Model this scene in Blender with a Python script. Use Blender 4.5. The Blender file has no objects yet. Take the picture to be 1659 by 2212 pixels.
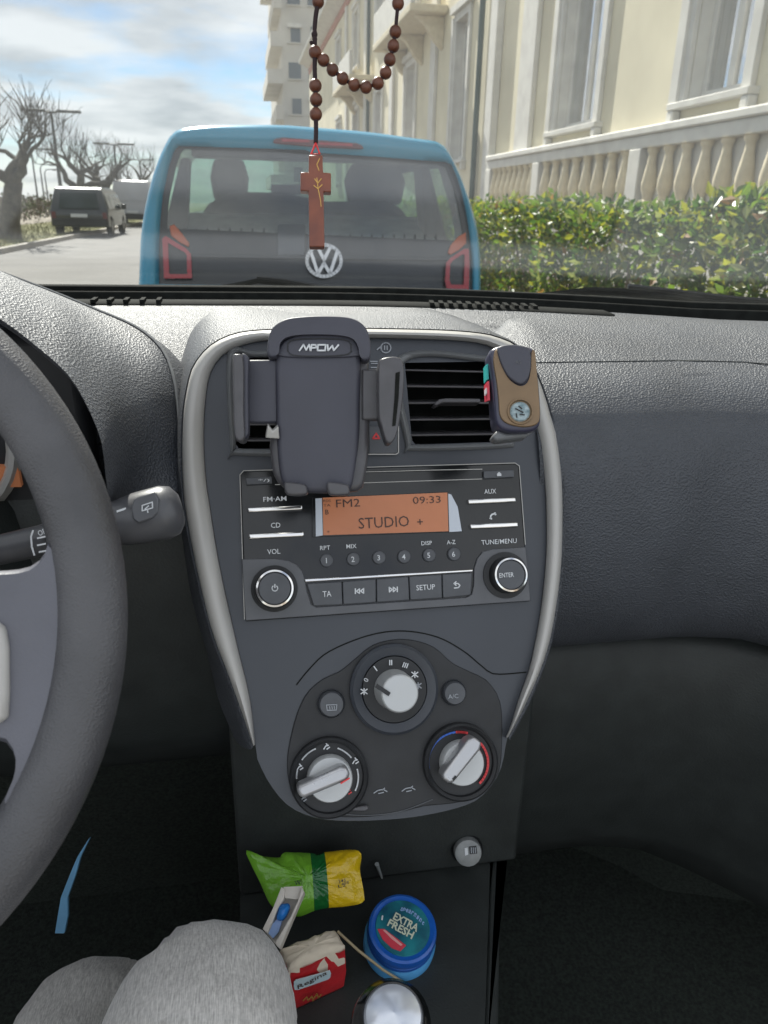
import bpy, bmesh, math, random
from mathutils import Vector as V, Matrix as MX
random.seed(7)
sc = bpy.context.scene
col = sc.collection
# ------------------------------------------------------------------ camera
# photo measures below are in a 1659 x 2212 pixel frame
W, H, F = 1659., 2212., 1642.
PSI = math.radians(10.6); TH = math.atan((1106-447)/F); RL = .022
C = V((0, 0, 1.15))
D = V((math.sin(PSI)*math.cos(TH), math.cos(PSI)*math.cos(TH), -math.sin(TH)))
R0 = V((math.cos(PSI), -math.sin(PSI), 0)); U0 = R0.cross(D)
R = R0*math.cos(RL)+U0*math.sin(RL); U = U0*math.cos(RL)-R0*math.sin(RL)
cd = bpy.data.cameras.new('camera'); cam = bpy.data.objects.new('camera', cd); col.objects.link(cam)
cd.sensor_fit = 'HORIZONTAL'; cd.sensor_width = 36; cd.lens = 36*F/W
cd.clip_start = .01; cd.clip_end = 5000
cd.dof.use_dof = True; cd.dof.focus_distance = .62; cd.dof.aperture_fstop = 20
cam.matrix_world = MX(((R.x, U.x, -D.x, C.x), (R.y, U.y, -D.y, C.y), (R.z, U.z, -D.z, C.z), (0, 0, 0, 1)))
sc.camera = cam
sc.render.resolution_x, sc.render.resolution_y = 768, 1024
vs = sc.view_settings
vs.view_transform = 'Standard'; vs.look = 'None'; vs.exposure = 2.05; vs.gamma = 1; vs.use_curve_mapping = False
# ------------------------------------------------------------------ sky and sun
SUN_AZ, SUN_EL = math.radians(-10), math.radians(43)
wd = bpy.data.worlds.new('World'); sc.world = wd; wd.use_nodes = True
wn, wl = wd.node_tree.nodes, wd.node_tree.links; wn.clear()
def nd(t, **k):
    n = wn.new(t)
    for a, b in k.items():
        if a.startswith('i_'): n.inputs[a[2:]].default_value = b
        else: setattr(n, a, b)
    return n
def mth(op, a, b=None, nn=None, ll=None, clamp=False):
    nn = nn or wn; ll = ll or wl
    m = nn.new('ShaderNodeMath'); m.operation = op; m.use_clamp = clamp
    for i, v in enumerate((a, b)):
        if v is None: continue
        if isinstance(v, (int, float)): m.inputs[i].default_value = v
        else: ll.new(v, m.inputs[i])
    return m.outputs[0]
sky = nd('ShaderNodeTexSky', sky_type='NISHITA', sun_disc=False, sun_elevation=SUN_EL, sun_rotation=SUN_AZ, air_density=1.0, dust_density=.0, ozone_density=3.0)
tc = nd('ShaderNodeTexCoord'); sp = nd('ShaderNodeSeparateXYZ'); wl.new(tc.outputs['Generated'], sp.inputs[0])
den = mth('ADD', mth('MAXIMUM', sp.outputs[2], 0.0), .16)
cb = nd('ShaderNodeCombineXYZ')
wl.new(mth('DIVIDE', sp.outputs[0], den), cb.inputs[0]); wl.new(mth('DIVIDE', sp.outputs[1], den), cb.inputs[1])
mp = nd('ShaderNodeMapping'); mp.inputs['Location'].default_value = (3.1, 1.55, 0); wl.new(cb.outputs[0], mp.inputs[0])
n1 = nd('ShaderNodeTexNoise', i_Scale=1.35, i_Detail=8.0, i_Roughness=.55); wl.new(mp.outputs[0], n1.inputs['Vector'])
n2 = nd('ShaderNodeTexNoise', i_Scale=2.2, i_Detail=5.0, i_Roughness=.5)
mp2 = nd('ShaderNodeMapping'); mp2.inputs['Location'].default_value = (7.3, 4.4, 1); wl.new(cb.outputs[0], mp2.inputs[0]); wl.new(mp2.outputs[0], n2.inputs['Vector'])
rp = nd('ShaderNodeValToRGB'); rp.color_ramp.elements[0].position = .33; rp.color_ramp.elements[1].position = .51
wl.new(n1.outputs[0], rp.inputs[0])
gr = nd('ShaderNodeValToRGB'); gr.color_ramp.elements[0].position = .42; gr.color_ramp.elements[1].position = .68
gr.color_ramp.elements[0].color = (5.6, 5.7, 5.75, 1); gr.color_ramp.elements[1].color = (3.3, 3.5, 3.65, 1)
wl.new(n2.outputs[0], gr.inputs[0])
mixc = nd('ShaderNodeMix', data_type='RGBA'); wl.new(mth('MULTIPLY', rp.outputs[0], .92), mixc.inputs[0])
skm = nd('ShaderNodeMix', data_type='RGBA', blend_type='MULTIPLY'); skm.inputs[0].default_value = 1; skm.inputs[7].default_value = (.62, .65, .68, 1); wl.new(sky.outputs[0], skm.inputs[6]); wl.new(skm.outputs[2], mixc.inputs[6]); wl.new(gr.outputs[0], mixc.inputs[7])
bgn = nd('ShaderNodeBackground', i_Strength=.07); wl.new(mixc.outputs[2], bgn.inputs[0])
wo = nd('ShaderNodeOutputWorld'); wl.new(bgn.outputs[0], wo.inputs[0])
sd = bpy.data.lights.new('sun', 'SUN'); sd.energy = 4.2; sd.angle = math.radians(.6); sd.color = (1, .95, .87)
so = bpy.data.objects.new('sun', sd); col.objects.link(so); so.location = (0, 0, 30)
SD = V((math.sin(SUN_AZ)*math.cos(SUN_EL), math.cos(SUN_AZ)*math.cos(SUN_EL), math.sin(SUN_EL)))
so.rotation_euler = (-SD).to_track_quat('-Z', 'Y').to_euler()
# ------------------------------------------------------------------ pixel -> place
def ray(x, y): return R*((x-W/2)/F)+U*((H/2-y)/F)+D
def at(x, y, d): return C+ray(x, y)*d
def on(x, y, p0, n):
    q = ray(x, y); return C+q*((p0-C).dot(n)/q.dot(n))
def onx(x, y, X): return on(x, y, V((X, 0, 0)), V((1, 0, 0)))
def ony(x, y, Y): return on(x, y, V((0, Y, 0)), V((0, 1, 0)))
def onz(x, y, Z): return on(x, y, V((0, 0, Z)), V((0, 0, 1)))
def crop(x0, y0, w): # reading from an enlarged crop of the 1920 px photo
    s = 1659./w
    return lambda x, y: ((x0+x/s)/1.15732, (y0+y/s)/1.15732)
cA = crop(580, 1140, 780); cB = crop(580, 1560, 800); cC = crop(560, 2080, 700); cD = crop(0, 640, 700); cE = crop(0, 1240, 700)
cF = crop(540, 760, 560); cG = crop(960, 780, 520); cHh = crop(1200, 700, 720); cI = crop(0, 0, 720); cJ = crop(680, 0, 620)
cK = crop(1200, 0, 720); cL = crop(0, 1960, 760); cM = crop(330, 300, 470); cN = crop(780, 300, 460); cS = crop(660, 0, 540)
cT = crop(900, 2220, 220)
# ------------------------------------------------------------------ helpers
def cr(pts, n, closed=False):
    pts = [V(p) for p in pts]; m = len(pts)
    def g(i): return pts[i % m] if closed else pts[max(0, min(m-1, i))]
    dense = []
    for i in range(m if closed else m-1):
        a, b, c_, d = g(i-1), g(i), g(i+1), g(i+2)
        for k in range(12):
            t = k/12
            dense.append(.5*((2*b)+(c_-a)*t+(2*a-5*b+4*c_-d)*t*t+(3*b-a-3*c_+d)*t**3))
    dense.append(pts[0].copy() if closed else pts[-1].copy())
    L = [0]
    for i in range(1, len(dense)): L.append(L[-1]+(dense[i]-dense[i-1]).length)
    out = []; j = 0; tot = L[-1]
    for k in range(n):
        s = tot*k/(n if closed else n-1)
        while j < len(L)-2 and L[j+1] < s: j += 1
        q = 0 if L[j+1] == L[j] else (s-L[j])/(L[j+1]-L[j])
        out.append(dense[j].lerp(dense[j+1], min(1, q)))
    return out
def mk(name, vs_, fs, mat, parent=None, smooth=None, bev=0, seg=2, fix=True):
    me = bpy.data.meshes.new(name); me.from_pydata([tuple(v) for v in vs_], [], fs); me.update()
    if fix:
        bm = bmesh.new(); bm.from_mesh(me); bmesh.ops.recalc_face_normals(bm, faces=bm.faces); bm.to_mesh(me); bm.free()
    return fin(name, me, mat, parent, smooth, bev, seg)
def fin(name, me, mat, parent=None, smooth=None, bev=0, seg=2):
    o = bpy.data.objects.new(name, me); col.objects.link(o)
    for m in (mat if isinstance(mat, (list, tuple)) else [mat]): me.materials.append(m)
    if smooth is not None:
        for p in me.polygons: p.use_smooth = True
        me.set_sharp_from_angle(angle=math.radians(smooth))
    if parent is not None: setp(o, parent)
    if bev:
        b = o.modifiers.new('bevel', 'BEVEL'); b.width = bev; b.segments = seg; b.limit_method = 'ANGLE'; b.angle_limit = math.radians(35)
        b.harden_normals = False
    return o
def setp(o, parent):
    o.parent = parent
    if parent.type == 'EMPTY': o.matrix_parent_inverse = MX.LocRotScale(parent.location, parent.rotation_euler, None).inverted()
def thing(name, label, cat, loc=(0, 0, 0), group=None, rz=0):
    o = bpy.data.objects.new(name, None); col.objects.link(o); o.location = loc; o.rotation_euler = (0, 0, rz); o.empty_display_size = .05
    return tag(o, label, cat, group)
def tag(o, label, cat, group=None):
    o['label'] = label; o['category'] = cat
    if group: o['group'] = group
    return o
def struct(o): o['kind'] = 'structure'; return o
def grid(rows, closed=False):
    n = len(rows[0]); vs_ = [p for r in rows for p in r]; fs = []
    for i in range(len(rows)-1):
        for j in range(n if closed else n-1):
            k = (j+1) % n
            fs.append((i*n+j, i*n+k, (i+1)*n+k, (i+1)*n+j))
    return vs_, fs
def loft(name, rows, mat, parent=None, closed=False, smooth=40, caps=False, bev=0):
    vs_, fs = grid(rows, closed); n = len(rows[0])
    if caps: fs += [tuple(range(n)), tuple(range(len(vs_)-n, len(vs_)))]
    return mk(name, vs_, fs, mat, parent, smooth, bev)
def prismv(top, off):
    n = len(top); vs_ = list(top)+[p+off for p in top]
    return vs_, [tuple(range(n)), tuple(range(2*n-1, n-1, -1))]+[(i, i+n, (i+1) % n+n, (i+1) % n) for i in range(n)]
def prism(name, top, off, mat, parent=None, bev=0, smooth=None, seg=2):
    return mk(name, *prismv(top, off), mat, parent, smooth if smooth is not None else (40 if bev else None), bev, seg)
def tubev(pts, rad, n=8, caps=True):
    pts = [V(p) for p in pts]; rows = []; prev = None
    for i, p in enumerate(pts):
        t = (pts[min(i+1, len(pts)-1)]-pts[max(i-1, 0)]).normalized()
        if prev is None: a = t.orthogonal().normalized()
        else:
            a = prev-t*prev.dot(t); a = a.normalized() if a.length > 1e-6 else t.orthogonal().normalized()
        prev = a; b = t.cross(a); r = rad[i] if isinstance(rad, (list, tuple)) else rad
        rows.append([p+(a*math.cos(2*math.pi*k/n)+b*math.sin(2*math.pi*k/n))*r for k in range(n)])
    vs_, fs = grid(rows, True)
    if caps: fs += [tuple(range(n)), tuple(range(len(vs_)-n, len(vs_)))]
    return vs_, fs
def tube(name, pts, rad, mat, parent=None, n=8): return mk(name, *tubev(pts, rad, n), mat, parent, 50)
def lathev(c, ax, prof, seg=40, ex=None):
    ax = ax.normalized(); e1 = (ex or ax.orthogonal()).normalized(); e2 = ax.cross(e1)
    rows = [[c+(e1*math.cos(2*math.pi*k/seg)+e2*math.sin(2*math.pi*k/seg))*max(r, 1e-5)+ax*h for k in range(seg)] for r, h in prof]
    return grid(rows, True)
def lathe(name, c, ax, prof, mat, parent=None, seg=40, smooth=35): return mk(name, *lathev(c, ax, prof, seg), mat, parent, smooth)
def boxv(lo, hi):
    x0, y0, z0 = lo; x1, y1, z1 = hi
    return [V(p) for p in ((x0, y0, z0), (x1, y0, z0), (x1, y1, z0), (x0, y1, z0), (x0, y0, z1), (x1, y0, z1), (x1, y1, z1), (x0, y1, z1))], \
        [(0, 3, 2, 1), (4, 5, 6, 7), (0, 1, 5, 4), (1, 2, 6, 5), (2, 3, 7, 6), (3, 0, 4, 7)]
def box(name, lo, hi, mat, parent=None, bev=0): return mk(name, *boxv(lo, hi), mat, parent, 40 if bev else None, bev)
def merge(*parts):
    vs_, fs = [], []
    for a, b in parts:
        k = len(vs_); vs_ += list(a); fs += [tuple(i+k for i in f) for f in b]
    return vs_, fs
def holed(name, outer, holes, mat, parent=None):
    """flat sheet with openings"""
    bm = bmesh.new(); ed = []
    for lp in [outer]+holes:
        vv = [bm.verts.new(p) for p in lp]
        ed += [bm.edges.new((vv[i], vv[(i+1) % len(vv)])) for i in range(len(vv))]
    bmesh.ops.triangle_fill(bm, use_beauty=True, use_dissolve=False, edges=ed)
    me = bpy.data.meshes.new(name); bm.to_mesh(me); bm.free()
    return fin(name, me, mat, parent)
def rrect(x0, y0, x1, y1, r, n=5):
    out = []
    for cx, cy, a in ((x1-r, y0+r, -90), (x1-r, y1-r, 0), (x0+r, y1-r, 90), (x0+r, y0+r, 180)):
        for k in range(n+1):
            t = math.radians(a+90*k/n); out.append((cx+r*math.cos(t), cy+r*math.sin(t)))
    return out
# ------------------------------------------------------------------ materials
def mat(name, c, rough=.5, metal=0, spec=.5, var=.0, vs_=20, bump=0, bs=600, bdist=.001, emit=0, coat=0, c2=None, sheen=0, rvar=0, vor=False):
    m = bpy.data.materials.new(name); m.use_nodes = True; nn, ll = m.node_tree.nodes, m.node_tree.links
    b = nn['Principled BSDF']; b.inputs['Base Color'].default_value = (*c, 1); b.inputs['Roughness'].default_value = rough
    b.inputs['Metallic'].default_value = metal; b.inputs['Specular IOR Level'].default_value = spec
    if coat: b.inputs['Coat Weight'].default_value = coat; b.inputs['Coat Roughness'].default_value = .08
    if sheen: b.inputs['Sheen Weight'].default_value = sheen; b.inputs['Sheen Roughness'].default_value = .4
    t = nn.new('ShaderNodeTexCoord')
    if var or c2 or rvar:
        z = nn.new('ShaderNodeTexNoise'); z.inputs['Scale'].default_value = vs_; z.inputs['Detail'].default_value = 6; ll.new(t.outputs['Object'], z.inputs['Vector'])
        if var or c2:
            r_ = nn.new('ShaderNodeValToRGB'); r_.color_ramp.elements[0].position = .32; r_.color_ramp.elements[1].position = .68
            a = [x*(1-var) for x in c]; d = c2 or [min(1, x*(1+var)) for x in c]
            r_.color_ramp.elements[0].color = (*a, 1); r_.color_ramp.elements[1].color = (*d, 1)
            ll.new(z.outputs[0], r_.inputs[0]); ll.new(r_.outputs[0], b.inputs['Base Color'])
        if rvar:
            mr = nn.new('ShaderNodeMapRange'); mr.inputs[1].default_value = .3; mr.inputs[2].default_value = .7
            mr.inputs[3].default_value = rough-rvar; mr.inputs[4].default_value = rough+rvar
            ll.new(z.outputs[0], mr.inputs[0]); ll.new(mr.outputs[0], b.inputs['Roughness'])
    if bump:
        z = nn.new('ShaderNodeTexVoronoi' if vor else 'ShaderNodeTexNoise'); z.inputs['Scale'].default_value = bs; z.inputs['Detail'].default_value = 0 if vor else 3; ll.new(t.outputs['Object'], z.inputs['Vector'])
        q = nn.new('ShaderNodeBump'); q.inputs['Strength'].default_value = bump; q.inputs['Distance'].default_value = bdist
        ll.new(z.outputs[0], q.inputs['Height']); ll.new(q.outputs[0], b.inputs['Normal'])
    if emit: b.inputs['Emission Color'].default_value = (*c, 1); b.inputs['Emission Strength'].default_value = emit
    return m
def glassmat(name, tint, rough=.03, dirt=0, dcol=(.6, .6, .6), refl=1.0, dsc=60):
    """thin pane: light passes straight through, the surface reflects by angle, dust shows in patches"""
    m = bpy.data.materials.new(name); m.use_nodes = True; nn, ll = m.node_tree.nodes, m.node_tree.links; nn.clear()
    o = nn.new('ShaderNodeOutputMaterial'); tr = nn.new('ShaderNodeBsdfTransparent'); tr.inputs[0].default_value = (*tint, 1)
    gl = nn.new('ShaderNodeBsdfGlossy'); gl.inputs['Roughness'].default_value = rough
    fr = nn.new('ShaderNodeFresnel'); fr.inputs[0].default_value = 1.5
    mx = nn.new('ShaderNodeMixShader'); ll.new(mth('MULTIPLY', fr.outputs[0], refl, nn, ll), mx.inputs[0]); ll.new(tr.outputs[0], mx.inputs[1]); ll.new(gl.outputs[0], mx.inputs[2])
    last = mx.outputs[0]
    if dirt:
        t = nn.new('ShaderNodeTexCoord'); z = nn.new('ShaderNodeTexNoise'); z.inputs['Scale'].default_value = dsc; z.inputs['Detail'].default_value = 4; z.inputs['Roughness'].default_value = .5
        ll.new(t.outputs['Object'], z.inputs['Vector'])
        df = nn.new('ShaderNodeBsdfDiffuse'); df.inputs[0].default_value = (*dcol, 1); tl = nn.new('ShaderNodeBsdfTranslucent'); tl.inputs[0].default_value = (*dcol, 1)
        ad = nn.new('ShaderNodeMixShader'); ad.inputs[0].default_value = .5; ll.new(df.outputs[0], ad.inputs[1]); ll.new(tl.outputs[0], ad.inputs[2])
        m2 = nn.new('ShaderNodeMixShader'); mr = nn.new('ShaderNodeMapRange'); mr.inputs[1].default_value = .4; mr.inputs[2].default_value = .75; mr.inputs[3].default_value = dirt*.35; mr.inputs[4].default_value = dirt
        ll.new(z.outputs[0], mr.inputs[0]); ll.new(mr.outputs[0], m2.inputs[0]); ll.new(last, m2.inputs[1]); ll.new(ad.outputs[0], m2.inputs[2]); last = m2.outputs[0]
    ll.new(last, o.inputs[0]); return m
M = {}
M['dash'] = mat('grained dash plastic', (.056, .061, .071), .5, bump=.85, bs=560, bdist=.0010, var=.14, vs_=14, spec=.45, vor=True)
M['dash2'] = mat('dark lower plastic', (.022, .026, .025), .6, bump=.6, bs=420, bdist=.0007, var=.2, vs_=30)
M['panel'] = mat('satin centre panel', (.039, .044, .054), .40, bump=.12, bs=900, bdist=.0003, var=.08, vs_=12)
M['silver'] = mat('satin silver plastic', (.40, .39, .37), .40, metal=.1, bump=.05, bs=1500, bdist=.0002, rvar=.04, vs_=30)
M['gloss'] = mat('gloss black', (.008, .009, .010), .16, rvar=.05, vs_=50, spec=.5)
M['black'] = mat('matt black plastic', (.014, .015, .017), .55, bump=.2, bs=900, bdist=.0003, var=.2, vs_=60)
M['seal'] = mat('black rubber', (.012, .013, .012), .85, var=.25, vs_=80, spec=.1)
M['key'] = mat('dark grey keys', (.062, .066, .074), .4, var=.1, vs_=80, bump=.1, bs=1500, bdist=.0002)
M['fascia'] = mat('grey radio fascia', (.085, .088, .096), .36, var=.1, vs_=40, bump=.1, bs=1500, bdist=.0002)
M['chrome'] = mat('chrome', (.72, .71, .70), .14, metal=1, rvar=.05, vs_=90)
M['ink'] = mat('white print', (.62, .64, .66), .5)
M['inkdim'] = mat('grey print', (.30, .32, .35), .5)
M['lcd'] = mat('amber backlit screen', (.38, .14, .062), .35, emit=.05, var=.05, vs_=40)
M['lcdink'] = mat('screen segments', (.055, .022, .014), .5)
M['wheel'] = mat('worn wheel leather', (.062, .062, .067), .42, bump=.5, bs=950, bdist=.0005, vor=True, var=.22, vs_=26, rvar=.08)
M['wheel2'] = mat('grey spoke plastic', (.095, .097, .116), .42, bump=.5, bs=700, bdist=.0005, var=.1, vs_=18)
M['holder'] = mat('holder rubber', (.050, .051, .068), .5, bump=.12, bs=700, bdist=.0004, var=.12, vs_=24, rvar=.06)
M['holder2'] = mat('holder plastic', (.070, .068, .074), .34, var=.15, vs_=60, bump=.1, bs=900, bdist=.0003)
M['carpet'] = mat('dark carpet', (.028, .036, .029), .95, bump=1, bs=700, bdist=.004, var=.5, vs_=240)
M['frame'] = mat('vent frame grey', (.13, .135, .14), .4, bump=.1, bs=900, bdist=.0003, var=.06, vs_=20)
M['knob'] = mat('pale silver knob', (.46, .47, .47), .38, metal=.25, rvar=.08, vs_=60)
M['knobs'] = mat('silver knob grip', (.42, .42, .43), .30, metal=.6, rvar=.06, vs_=70)
M['red'] = mat('red print', (.62, .035, .04), .45)
M['blue'] = mat('blue print', (.03, .12, .5), .45)
# ------------------------------------------------------------------ setting: ground, pavement, verge
M['asphalt'] = mat('asphalt', (.125, .122, .117), .9, var=.16, vs_=.9, bump=.6, bs=60, bdist=.01)
M['pave'] = mat('pavement slabs', (.30, .28, .25), .85, var=.15, vs_=2, bump=.4, bs=40, bdist=.01)
M['grass'] = mat('winter grass', (.085, .10, .03), .95, c2=(.19, .17, .06), vs_=1.2, bump=.7, bs=30, bdist=.05)
M['earth'] = mat('dark garden earth', (.10, .075, .05), .95, var=.3, vs_=3, bump=.6, bs=30, bdist=.02)
M['soil'] = mat('sandy ground', (.24, .21, .17), .95, var=.2, vs_=.3, bump=.5, bs=20, bdist=.03)
struct(mk('ground', [V((-1500, -300, -.06)), V((1500, -300, -.06)), V((1500, 3000, -.06)), V((-1500, 3000, -.06))], [(0, 1, 2, 3)], M['soil']))
struct(mk('road', [V((-5.2, -30, 0)), V((1.75, -30, 0)), V((1.75, 400, 0)), V((-5.2, 400, 0))], [(0, 1, 2, 3)], M['asphalt']))
struct(box('kerb', (1.75, -30, -.05), (1.9, 400, .13), M['pave'], bev=.015))
struct(box('pavement', (1.9, -30, -.05), (2.3, 400, .115), M['pave']))
struct(box('forecourt', (2.3, -30, -.05), (30, 400, .10), M['earth']))
struct(box('far_kerb', (-5.35, 19, -.05), (-5.2, 400, .12), M['pave'], bev=.015))
struct(mk('verge', [V((-9.5, 19, .08)), V((-5.35, 19, .08)), V((-5.35, 400, .08)), V((-9.5, 400, .08))], [(0, 1, 2, 3)], M['grass']))
struct(mk('side_road', [V((-40, -30, -.004)), V((-5.2, -30, -.004)), V((-5.2, 19, -.004)), V((-40, 19, -.004))], [(0, 1, 2, 3)], M['asphalt']))
gv, gf = [], []
for _ in range(9000):
    x = random.uniform(-9.4, -5.5); y = 19.2+random.random()**2*60; h = random.uniform(.04, .14); a = random.uniform(0, 6.3); w = .012
    k = len(gv); dx, dy = math.cos(a)*w, math.sin(a)*w
    gv += [V((x-dx, y-dy, .07)), V((x+dx, y+dy, .07)), V((x+random.uniform(-.05, .05), y+random.uniform(-.05, .05), .08+h))]; gf.append((k, k+1, k+2))
g = mk('grass', gv, gf, M['grass'], fix=False); g['kind'] = 'stuff'; tag(g, 'yellow-green winter grass on the verge left of the road', 'grass')
# ================================================================== CAR INTERIOR
TP = math.radians(28)
PN = V((0, -math.cos(TP), math.sin(TP))); PU = V((0, math.sin(TP), math.cos(TP))); PX = V((1, 0, 0))
P0 = at(829, 1180, .60)
def pn(x, y, h=0.): return on(x, y, P0+PN*h, PN)
def mpp(x, y, h=0.): return (pn(x, y, h)-C).dot(D)/F       # metres per pixel there
def pprism(name, poly, h, th, m, parent, bev=0, smooth=None, seg=2):
    return prism(name, [pn(x, y, h) for x, y in poly], PN*-th, m, parent, bev, smooth, seg)
class Plane:
    def __init__(s, p, n, x, u): s.p, s.n, s.x, s.u = p, n, x, u
    def at(s, px, py, h=0.): return on(px, py, s.p+s.n*h, s.n)
PANEL = Plane(P0, PN, PX, PU)
_tc = bpy.data.curves.new('tmp_text', 'FONT'); _to = bpy.data.objects.new('tmp_text', _tc)
def textv(s, bold=0, shear=0, res=2, space=1):
    _tc.body = s; _tc.resolution_u = res; _tc.offset = bold; _tc.shear = shear; _tc.space_character = space
    if _to.name not in col.objects: col.objects.link(_to)
    dg = bpy.context.evaluated_depsgraph_get(); dg.update()
    me = bpy.data.meshes.new_from_object(_to.evaluated_get(dg))
    vv = [v.co.copy() for v in me.vertices]; ff = [tuple(p.vertices) for p in me.polygons]; bpy.data.meshes.remove(me)
    xs = [v.x for v in vv]; ys = [v.y for v in vv]; cx, cy = (min(xs)+max(xs))/2, (min(ys)+max(ys))/2; hh = max(ys)-min(ys); ww = max(xs)-min(xs)
    return [V(((v.x-cx)/hh, (v.y-cy)/hh, 0)) for v in vv], ff, ww/hh
def text(name, s, px, py, hpx, pl, m, parent, h=.002, rot=0, bold=0.004, shear=0, wpx=None, space=1, wfit=None):
    vv, ff, asp = textv(s, bold, shear, space=space); c = pl.at(px, py, h); k = (c-C).dot(D)/F; sy = hpx*k; sx = sy if wpx is None else wpx*k/asp
    cx, sn = math.cos(rot), math.sin(rot); ex = pl.x*cx+pl.u*sn; ey = pl.u*cx-pl.x*sn
    return mk(name, [c+ex*(v.x*sx)+ey*(v.y*sy) for v in vv], ff, m, parent, fix=False)
def strokes(name, lines, wpx, pl, m, parent, h=.002, th=.0004):
    prt = []
    for ln in lines:
        q = [pl.at(x, y, h) for x, y in ln]; k = (q[0]-C).dot(D)/F; w = wpx*k/2
        for a, b in zip(q[:-1], q[1:]):
            d = (b-a).normalized(); s = pl.n.cross(d)*w; e = d*w*.6
            prt.append(prismv([a-e-s, b+e-s, b+e+s, a-e+s], pl.n*-th))
    return mk(name, *merge(*prt), m, parent)
def circ(cx, cy, r, n=24, a0=0, a1=360): return [(cx+r*math.cos(math.radians(a0+(a1-a0)*k/n)), cy+r*math.sin(math.radians(a0+(a1-a0)*k/n))) for k in range(n+(0 if a1-a0 == 360 else 1))]

dash = thing('dashboard', 'grained dark grey car dashboard with silver-rimmed centre stack, vents and radio', 'dashboard', (.1, .7, .2))
# ---- dash base across the whole cabin
def Yw(x): return max(1.0-.72*(x-.05)**2, .82-.25*(x-.55)) if x > .05 else 1.0+.03*min(.3, (.05-x))
pfar = [onz(px, py, 1.042) for px, py in ((1065, 690), (1150, 683), (1300, 681), (1450, 686), (1659, 707), (1900, 738))]
def Yf(x):
    for p, q in zip(pfar[:-1], pfar[1:]):
        if x <= q.x: return p.y+(q.y-p.y)*(x-p.x)/(q.x-p.x)
    return pfar[-1].y-.5*(x-pfar[-1].x)
def wrap(x): return .75*min(0, Yf(x)-.815) if x > .35 else 0
xs = [-.85+i*.045 for i in range(46)]
prof = [(.06, 1.020), (.0, 1.036), (-.05, 1.036), (-.12, 1.034), (-.17, 1.028)]
prow = [(.80, 1.020), (.75, 1.005), (.715, .985), (.695, .955), (.685, .91), (.68, .85), (.685, .78), (.70, .72)]
rows = []
for x in xs:
    yw = Yw(x); r = [V((x, yw+a, z)) for a, z in prof]
    if x > .29:   # under the passenger pad
        r = r[:3]; r[2].y = min(r[2].y, yw-.03); e = min(Yf(x)-.06, yw-.08)
        r += [V((x, e, 1.02-.3*k/9)) for k in range(10)]
    else: r += [V((x, y, z)) for y, z in prow]
    rows.append(r)
loft('dash_base', rows, M['dash'], dash, smooth=60)
loft('lower_dash', [[V((x, min(y, .9)+wrap(x)*.9, z)) for y, z in ((.70, .719), (.74, .64), (.82, .5), (.9, .18))] for x in xs], M['carpet'], dash, smooth=60)
# ---- passenger pad, a raised shell over the base
pnear = [(.655, 1.0215), (.628, 1.0150), (.602, 1.004), (.580, .986), (.564, .960), (.554, .922), (.551, .875), (.556, .825), (.570, .785), (.598, .757), (.68, .745)]
rows = []; nx = 48; pcv = cr([(0, y, z) for y, z in pnear], 22)
for i in range(nx+1):
    r = []; t = i/nx
    for k, (f, z) in enumerate(((1, 1.030), (.98, 1.0415), (.75, 1.041), (.5, 1.037), (.25, 1.030))):
        xl = .235+(pfar[0].x-.235)*f**.7; x = xl+(1.2-xl)*t; r.append(V((x, .655+wrap(x)+(Yf(x)-.655-wrap(x))*f, min(z, 1.027) if i == 0 else z)))
    for p in pcv: x = .235+(1.2-.235)*t; r.append(V((x, p.y+wrap(x), p.z)))
    rows.append(r)
mk('fairing_infill', [V((.17, .70, 1.021)), V((.34, .68, 1.018)), V((.36, .88, 1.0355)), V((.17, .90, 1.0355))], [(0, 1, 2, 3)], M['dash'], dash)
pad = loft('passenger_pad', rows, M['dash'], dash, smooth=50)
# airbag seam: a fine groove line
tube('airbag_seam', [V((x, .655+wrap(x), 1.0217)) for x in [.25+.03*i for i in range(28)]], .0006, M['dash2'], pad, 6)
PADTOP = Plane(onz(1490, 779, 1.0235), V((0, -.16, .98)).normalized(), PX, V((0, .98, .16)).normalized())
text('airbag_lettering', 'SRS AIRBAG', 1490, 778, 9, PADTOP, M['dash2'], pad, h=.003, wpx=70, bold=.0)
# glovebox below the pad
rows = [[V((x, y+wrap(x), z)) for y, z in ((.66, .742), (.635, .738), (.625, .725), (.62, .66), (.625, .58), (.64, .52), (.66, .44), (.70, .38), (.80, .35))] for x in [.235+.04*i for i in range(24)]]
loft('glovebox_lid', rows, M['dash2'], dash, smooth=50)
# ---- black strip and defroster vent at the foot of the windscreen
rows = [[V((x, Yw(x)+a, z)) for a, z in ((.045, .995), (.045, 1.0405), (.047, 1.0425), (.050, 1.0425), (.0505, 1.040), (.058, 1.040), (.058, 1.0475), (.061, 1.0492), (.066, 1.0492), (.072, 1.03))] for x in xs]
loft('cowl_strip', rows, M['seal'], dash, smooth=60)
dv = loft('defroster_vent', [[V((x, Yw(x)+a, z)) for a, z in ((-.045, 1.0365), (-.043, 1.0385), (-.012, 1.0395), (.0, 1.0375))] for x in [-.32+.03*i for i in range(26)]], M['seal'], dash, smooth=60)
for px in [930+20*i for i in range(12)]:
    p = onz(px, 657+(px-930)*.032, 1.039); prism('slat', [p+V((a, b, .0035)) for a, b in ((-.004, -.014), (.001, -.016), (.006, .012), (.001, .014))], V((0, 0, -.004)), M['seal'], dv)
for px in (205, 240, 275, 310, 345):
    p = onz(px, 651, 1.039); prism('slat', [p+V((a, b, .0035)) for a, b in ((-.003, -.014), (.002, -.014), (.002, .014), (-.003, .014))], V((0, 0, -.004)), M['seal'], dv)
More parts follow.
